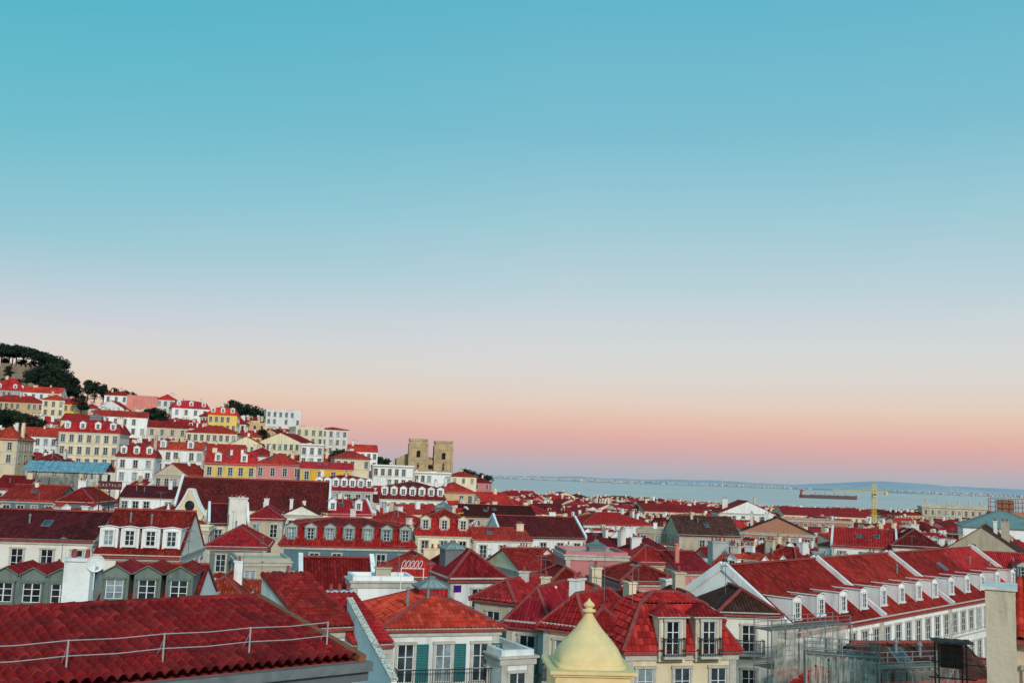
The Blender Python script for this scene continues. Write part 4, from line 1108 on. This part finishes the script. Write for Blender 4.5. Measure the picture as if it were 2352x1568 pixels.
for W,D,x,y,zb,ze,yaw,rh,roof,wall,rc in FAR:
    m.M = Matrix.Translation((x,y,zb)) @ Matrix.Rotation(yaw,4,'Z'); h = ze-zb
    pl, rd, gb = roof_geo(roof, W, D, h, rh, .38)
    wi = wn_.index(wall); ri = 9+rn_.index(rc)
    wall_geo(m, W, D, h, gb, False, roof, wi, 15)
    if roof != 'flat': m.shell(pl,.15,ri,ri)
    if roof == 'parapet':
        for sx in (-1,1):
            for s2 in (-1,1): m.beam((sx*W/2,s2*D/2,h+.15),(sx*W/2,0,h+rh+.2),.4,.6,0)
    nw = max(3, int(W/2.4))
    for r in range(3):
        for i in range(nw):
            xx = -W/2+W*(i+.5)/nw; z = h-2.7-r*3.0
            m.poly([(xx-.42,-D/2-.03,z),(xx+.42,-D/2-.03,z),(xx+.42,-D/2-.03,z+1.7),(xx-.42,-D/2-.03,z+1.7)],14)
            yy = -D/2+D*(i+.5)/nw
            if r == 0 and roof in ('gable','parapet') and i % 2 == 1 and wi != 5:
                m.box(xx-.65,-D/2+.8,h-.2,xx+.65,-1,h+1.5,wi); m.box(xx-.8,-D/2+.65,h+1.5,xx+.8,-.9,h+1.65,ri); m.poly([(xx-.4,-D/2+.77,h+.3),(xx+.4,-D/2+.77,h+.3),(xx+.4,-D/2+.77,h+1.25),(xx-.4,-D/2+.77,h+1.25)],14)
            m.poly([(-W/2-.03,yy+.42,z),(-W/2-.03,yy-.42,z),(-W/2-.03,yy-.42,z+1.7),(-W/2-.03,yy+.42,z+1.7)],14)
            m.poly([(W/2+.03,yy-.42,z),(W/2+.03,yy+.42,z),(W/2+.03,yy+.42,z+1.7),(W/2+.03,yy-.42,z+1.7)],14)
    for i in range(R.choice((1,2,3))):
        cx_ = R.uniform(-.4,.4)*W; cy_ = R.uniform(-.2,.2)*D; m.box(cx_-.5,cy_-.3,h+rh*.4,cx_+.5,cy_+.3,h+rh+R.uniform(.2,1.1),R.choice((0,1,5)))
m.M = None
obj('distant_houses', m.mesh('distant_houses', mats), label='distant tiled rooftops of the old town', cat='houses', kind='stuff')

# ============================================================ terrain, water, far shore
def grid(name, xs, ys, f, mat, **k):
    m = MB(); id_ = {}
    for i, x in enumerate(xs):
        for j, y in enumerate(ys): id_[i,j] = m.av((x,y,f(x,y)))
    for i in range(len(xs)-1):
        for j in range(len(ys)-1): m.face([id_[i,j],id_[i+1,j],id_[i+1,j+1],id_[i,j+1]])
    me = m.mesh(name, [mat]); [setattr(p,'use_smooth',True) for p in me.polygons]
    return obj(name, me, **k)
grid('ground', [-1500,-1100]+[-900+i*15 for i in range(121)]+[1100,1500,2500], [-200,-100]+[-50+i*14 for i in range(70)]+[1000,1150,1300,1600], T, plain('paving_and_scrub', (.05,.045,.038), .95, 0, .6, .12), label='paved streets and slopes of the old town', cat='ground', kind='structure')
s = N('river_water'); wp = s.wpos(); mp = s.n('ShaderNodeMapping'); mp.inputs['Scale'].default_value = (.012,.03,.02); s.l(wp, mp.inputs['Vector'])
n1 = s.noise(mp.outputs[0], 1.0, 6, .7)
mp2 = s.n('ShaderNodeMapping'); mp2.inputs['Scale'].default_value = (.0012,.004,.02); s.l(wp, mp2.inputs['Vector'])
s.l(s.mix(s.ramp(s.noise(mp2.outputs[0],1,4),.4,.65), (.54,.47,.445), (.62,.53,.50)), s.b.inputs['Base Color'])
s.b.inputs['Roughness'].default_value = .45; s.b.inputs['Specular IOR Level'].default_value = .2
bp = s.n('ShaderNodeBump'); bp.inputs['Distance'].default_value = 3; bp.inputs['Strength'].default_value = .4; s.l(n1, bp.inputs['Height']); s.l(bp.outputs[0], s.b.inputs['Normal'])
m = MB(); m.poly([(-14000,400,-3),(20000,400,-3),(20000,9500,-3),(-14000,9500,-3)])
obj('water', m.mesh('water', [s.m]), label='calm pale blue river estuary', cat='water', kind='structure')
def prof(x, sd, pk):
    return pk*(.35+.3*math.sin(x*.0011+sd)+.2*math.sin(x*.0031+sd*2)+.12*math.sin(x*.009+sd*3))
def fars(name, y0, y1, hgt, c, lab, bump=None):
    hz = N(name); wp = hz.wpos(); hz.l(hz.mix(hz.ramp(hz.noise(wp, .004, 5), .35, .65), c, tuple(x*.85 for x in c)), hz.b.inputs['Base Color']); hz.b.inputs['Roughness'].default_value = 1; hz.b.inputs['Specular IOR Level'].default_value = 0  # aerial haze is put into the pale bluish base colour
    xs = [-6000+i*120 for i in range(200)]; ys = [y0,y0+60,y0+(y1-y0)*.3,y0+(y1-y0)*.6,y1,y1+2500]
    fr = [-6,1,.5,.85,1,.5]
    def f(x,y):
        i = ys.index(y)
        if i < 2: return fr[i]*2
        b = 0 if not bump else sum(h*math.exp(-((x-c0)/w)**2) for c0, w, h in bump)
        return max(2, (prof(x, y0*.001, hgt)+b)*fr[i])
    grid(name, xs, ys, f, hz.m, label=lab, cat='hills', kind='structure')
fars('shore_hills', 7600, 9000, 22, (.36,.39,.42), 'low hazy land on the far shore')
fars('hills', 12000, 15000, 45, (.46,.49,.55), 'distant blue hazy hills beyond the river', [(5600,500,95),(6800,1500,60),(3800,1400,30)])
m = MB()
for i in range(1500):
    x = -600+6200*R.random()**.8; y = 7560+R.uniform(60,900); w = R.uniform(8,26); h = R.choice((5,6,8,10,18 if R.random() < .3 else 8))
    if math.sin(x*.004)+math.sin(x*.0013+1) < -.3+R.uniform(-.5,.5): continue
    z = 1+ (y-7600)*.012; m.box(x,y,z-2,x+w,y+12,z+h, R.choice((0,1,2,2)))
for x in (1650,3400,3450,4700): m.cyl((x,7700,0),(x,7700,60),5,3,8,0)
obj('far_shore_town', m.mesh('far_shore_town', [plain('far_white', (.47,.46,.46), .9,0,.2,.01), plain('far_pink', (.44,.39,.40), .9,0,.2,.01), plain('far_grey', (.39,.41,.43), .9,0,.2,.01)]), label='hazy strip of pale buildings along the far shore', cat='town', kind='stuff')  # greyed low-contrast wall colours carry the haze

# ============================================================ world + light
w = bpy.data.worlds.new('World'); scene.world = w; w.use_nodes = True; nt = w.node_tree; nd = nt.nodes; lk = nt.links
for n in list(nd): nd.remove(n)
out = nd.new('ShaderNodeOutputWorld'); bg = nd.new('ShaderNodeBackground'); lk.new(bg.outputs[0], out.inputs[0])
tc = nd.new('ShaderNodeTexCoord'); nrm = nd.new('ShaderNodeVectorMath'); nrm.operation = 'NORMALIZE'; lk.new(tc.outputs['Generated'], nrm.inputs[0])
sp = nd.new('ShaderNodeSeparateXYZ'); lk.new(nrm.outputs[0], sp.inputs[0])
mr = nd.new('ShaderNodeMapRange'); mr.inputs[1].default_value = 0; mr.inputs[2].default_value = .55; lk.new(sp.outputs[2], mr.inputs[0])
def ramp(stops):
    r = nd.new('ShaderNodeValToRGB'); e = r.color_ramp.elements
    e[0].position = stops[0][0]/.55; e[0].color = (*lin(stops[0][1]),1); e[1].position = stops[-1][0]/.55; e[1].color = (*lin(stops[-1][1]),1)
    for p, c in stops[1:-1]: x = e.new(p/.55); x.color = (*lin(c),1)
    lk.new(mr.outputs[0], r.inputs[0]); return r
rA = ramp([(0,(166,174,184)),(.010,(180,174,182)),(.024,(204,170,172)),(.038,(221,172,165)),(.054,(227,187,172)),(.072,(226,203,188)),(.095,(219,211,204)),(.122,(213,214,212)),(.150,(204,212,216)),(.185,(187,208,216)),(.25,(158,201,213)),(.331,(124,189,207)),(.446,(98,180,203)),(.55,(86,174,200))])
rB = ramp([(0,(170,172,186)),(.012,(190,174,180)),(.028,(214,172,170)),(.045,(226,186,169)),(.066,(228,202,182)),(.088,(220,209,199)),(.108,(212,210,209)),(.128,(201,206,214)),(.158,(180,203,214)),(.2,(148,198,211)),(.29,(108,188,204)),(.40,(82,179,199)),(.55,(70,168,192))])
ml = nd.new('ShaderNodeMapRange'); ml.inputs[1].default_value = .05; ml.inputs[2].default_value = -.5; lk.new(sp.outputs[0], ml.inputs[0])
mx = nd.new('ShaderNodeMix'); mx.data_type = 'RGBA'; lk.new(ml.outputs[0], mx.inputs[0]); lk.new(rA.outputs[0], mx.inputs[6]); lk.new(rB.outputs[0], mx.inputs[7])
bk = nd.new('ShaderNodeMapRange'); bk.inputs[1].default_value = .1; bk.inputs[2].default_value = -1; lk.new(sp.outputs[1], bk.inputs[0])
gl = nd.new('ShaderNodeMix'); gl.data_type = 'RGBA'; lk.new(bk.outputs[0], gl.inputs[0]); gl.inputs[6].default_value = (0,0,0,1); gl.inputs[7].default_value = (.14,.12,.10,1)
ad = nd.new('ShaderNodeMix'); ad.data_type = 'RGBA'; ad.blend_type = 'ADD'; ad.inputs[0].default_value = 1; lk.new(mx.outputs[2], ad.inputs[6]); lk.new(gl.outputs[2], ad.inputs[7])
sk = nd.new('ShaderNodeTexSky'); sk.sky_type = 'NISHITA'; sk.sun_disc = False; sk.sun_elevation = rad(24); sk.sun_rotation = rad(164)
a2 = nd.new('ShaderNodeMix'); a2.data_type = 'RGBA'; a2.blend_type = 'ADD'; a2.inputs[0].default_value = .002; lk.new(ad.outputs[2], a2.inputs[6]); lk.new(sk.outputs[0], a2.inputs[7])
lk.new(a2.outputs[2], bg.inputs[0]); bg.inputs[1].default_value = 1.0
L = bpy.data.lights.new('sun', 'SUN'); L.energy = 2.3; L.angle = rad(6); L.color = (1,.90,.80)
lo = bpy.data.objects.new('sun', L); COL.objects.link(lo)
az = rad(164); el = rad(24)
sd = Vector((math.sin(az)*math.cos(el), math.cos(az)*math.cos(el), math.sin(el)))
lo.rotation_euler = sd.to_track_quat('Z','Y').to_euler()

cam = bpy.data.cameras.new('Camera'); cam.lens = F/2352*36; cam.sensor_width = 36; cam.clip_end = 60000; cam.clip_start = .5
co = bpy.data.objects.new('Camera', cam); COL.objects.link(co); co.location = CAM; co.rotation_euler = ROT.to_euler(); scene.camera = co
scene.view_settings.view_transform = 'Standard'; scene.view_settings.look = 'None'; scene.view_settings.exposure = 0
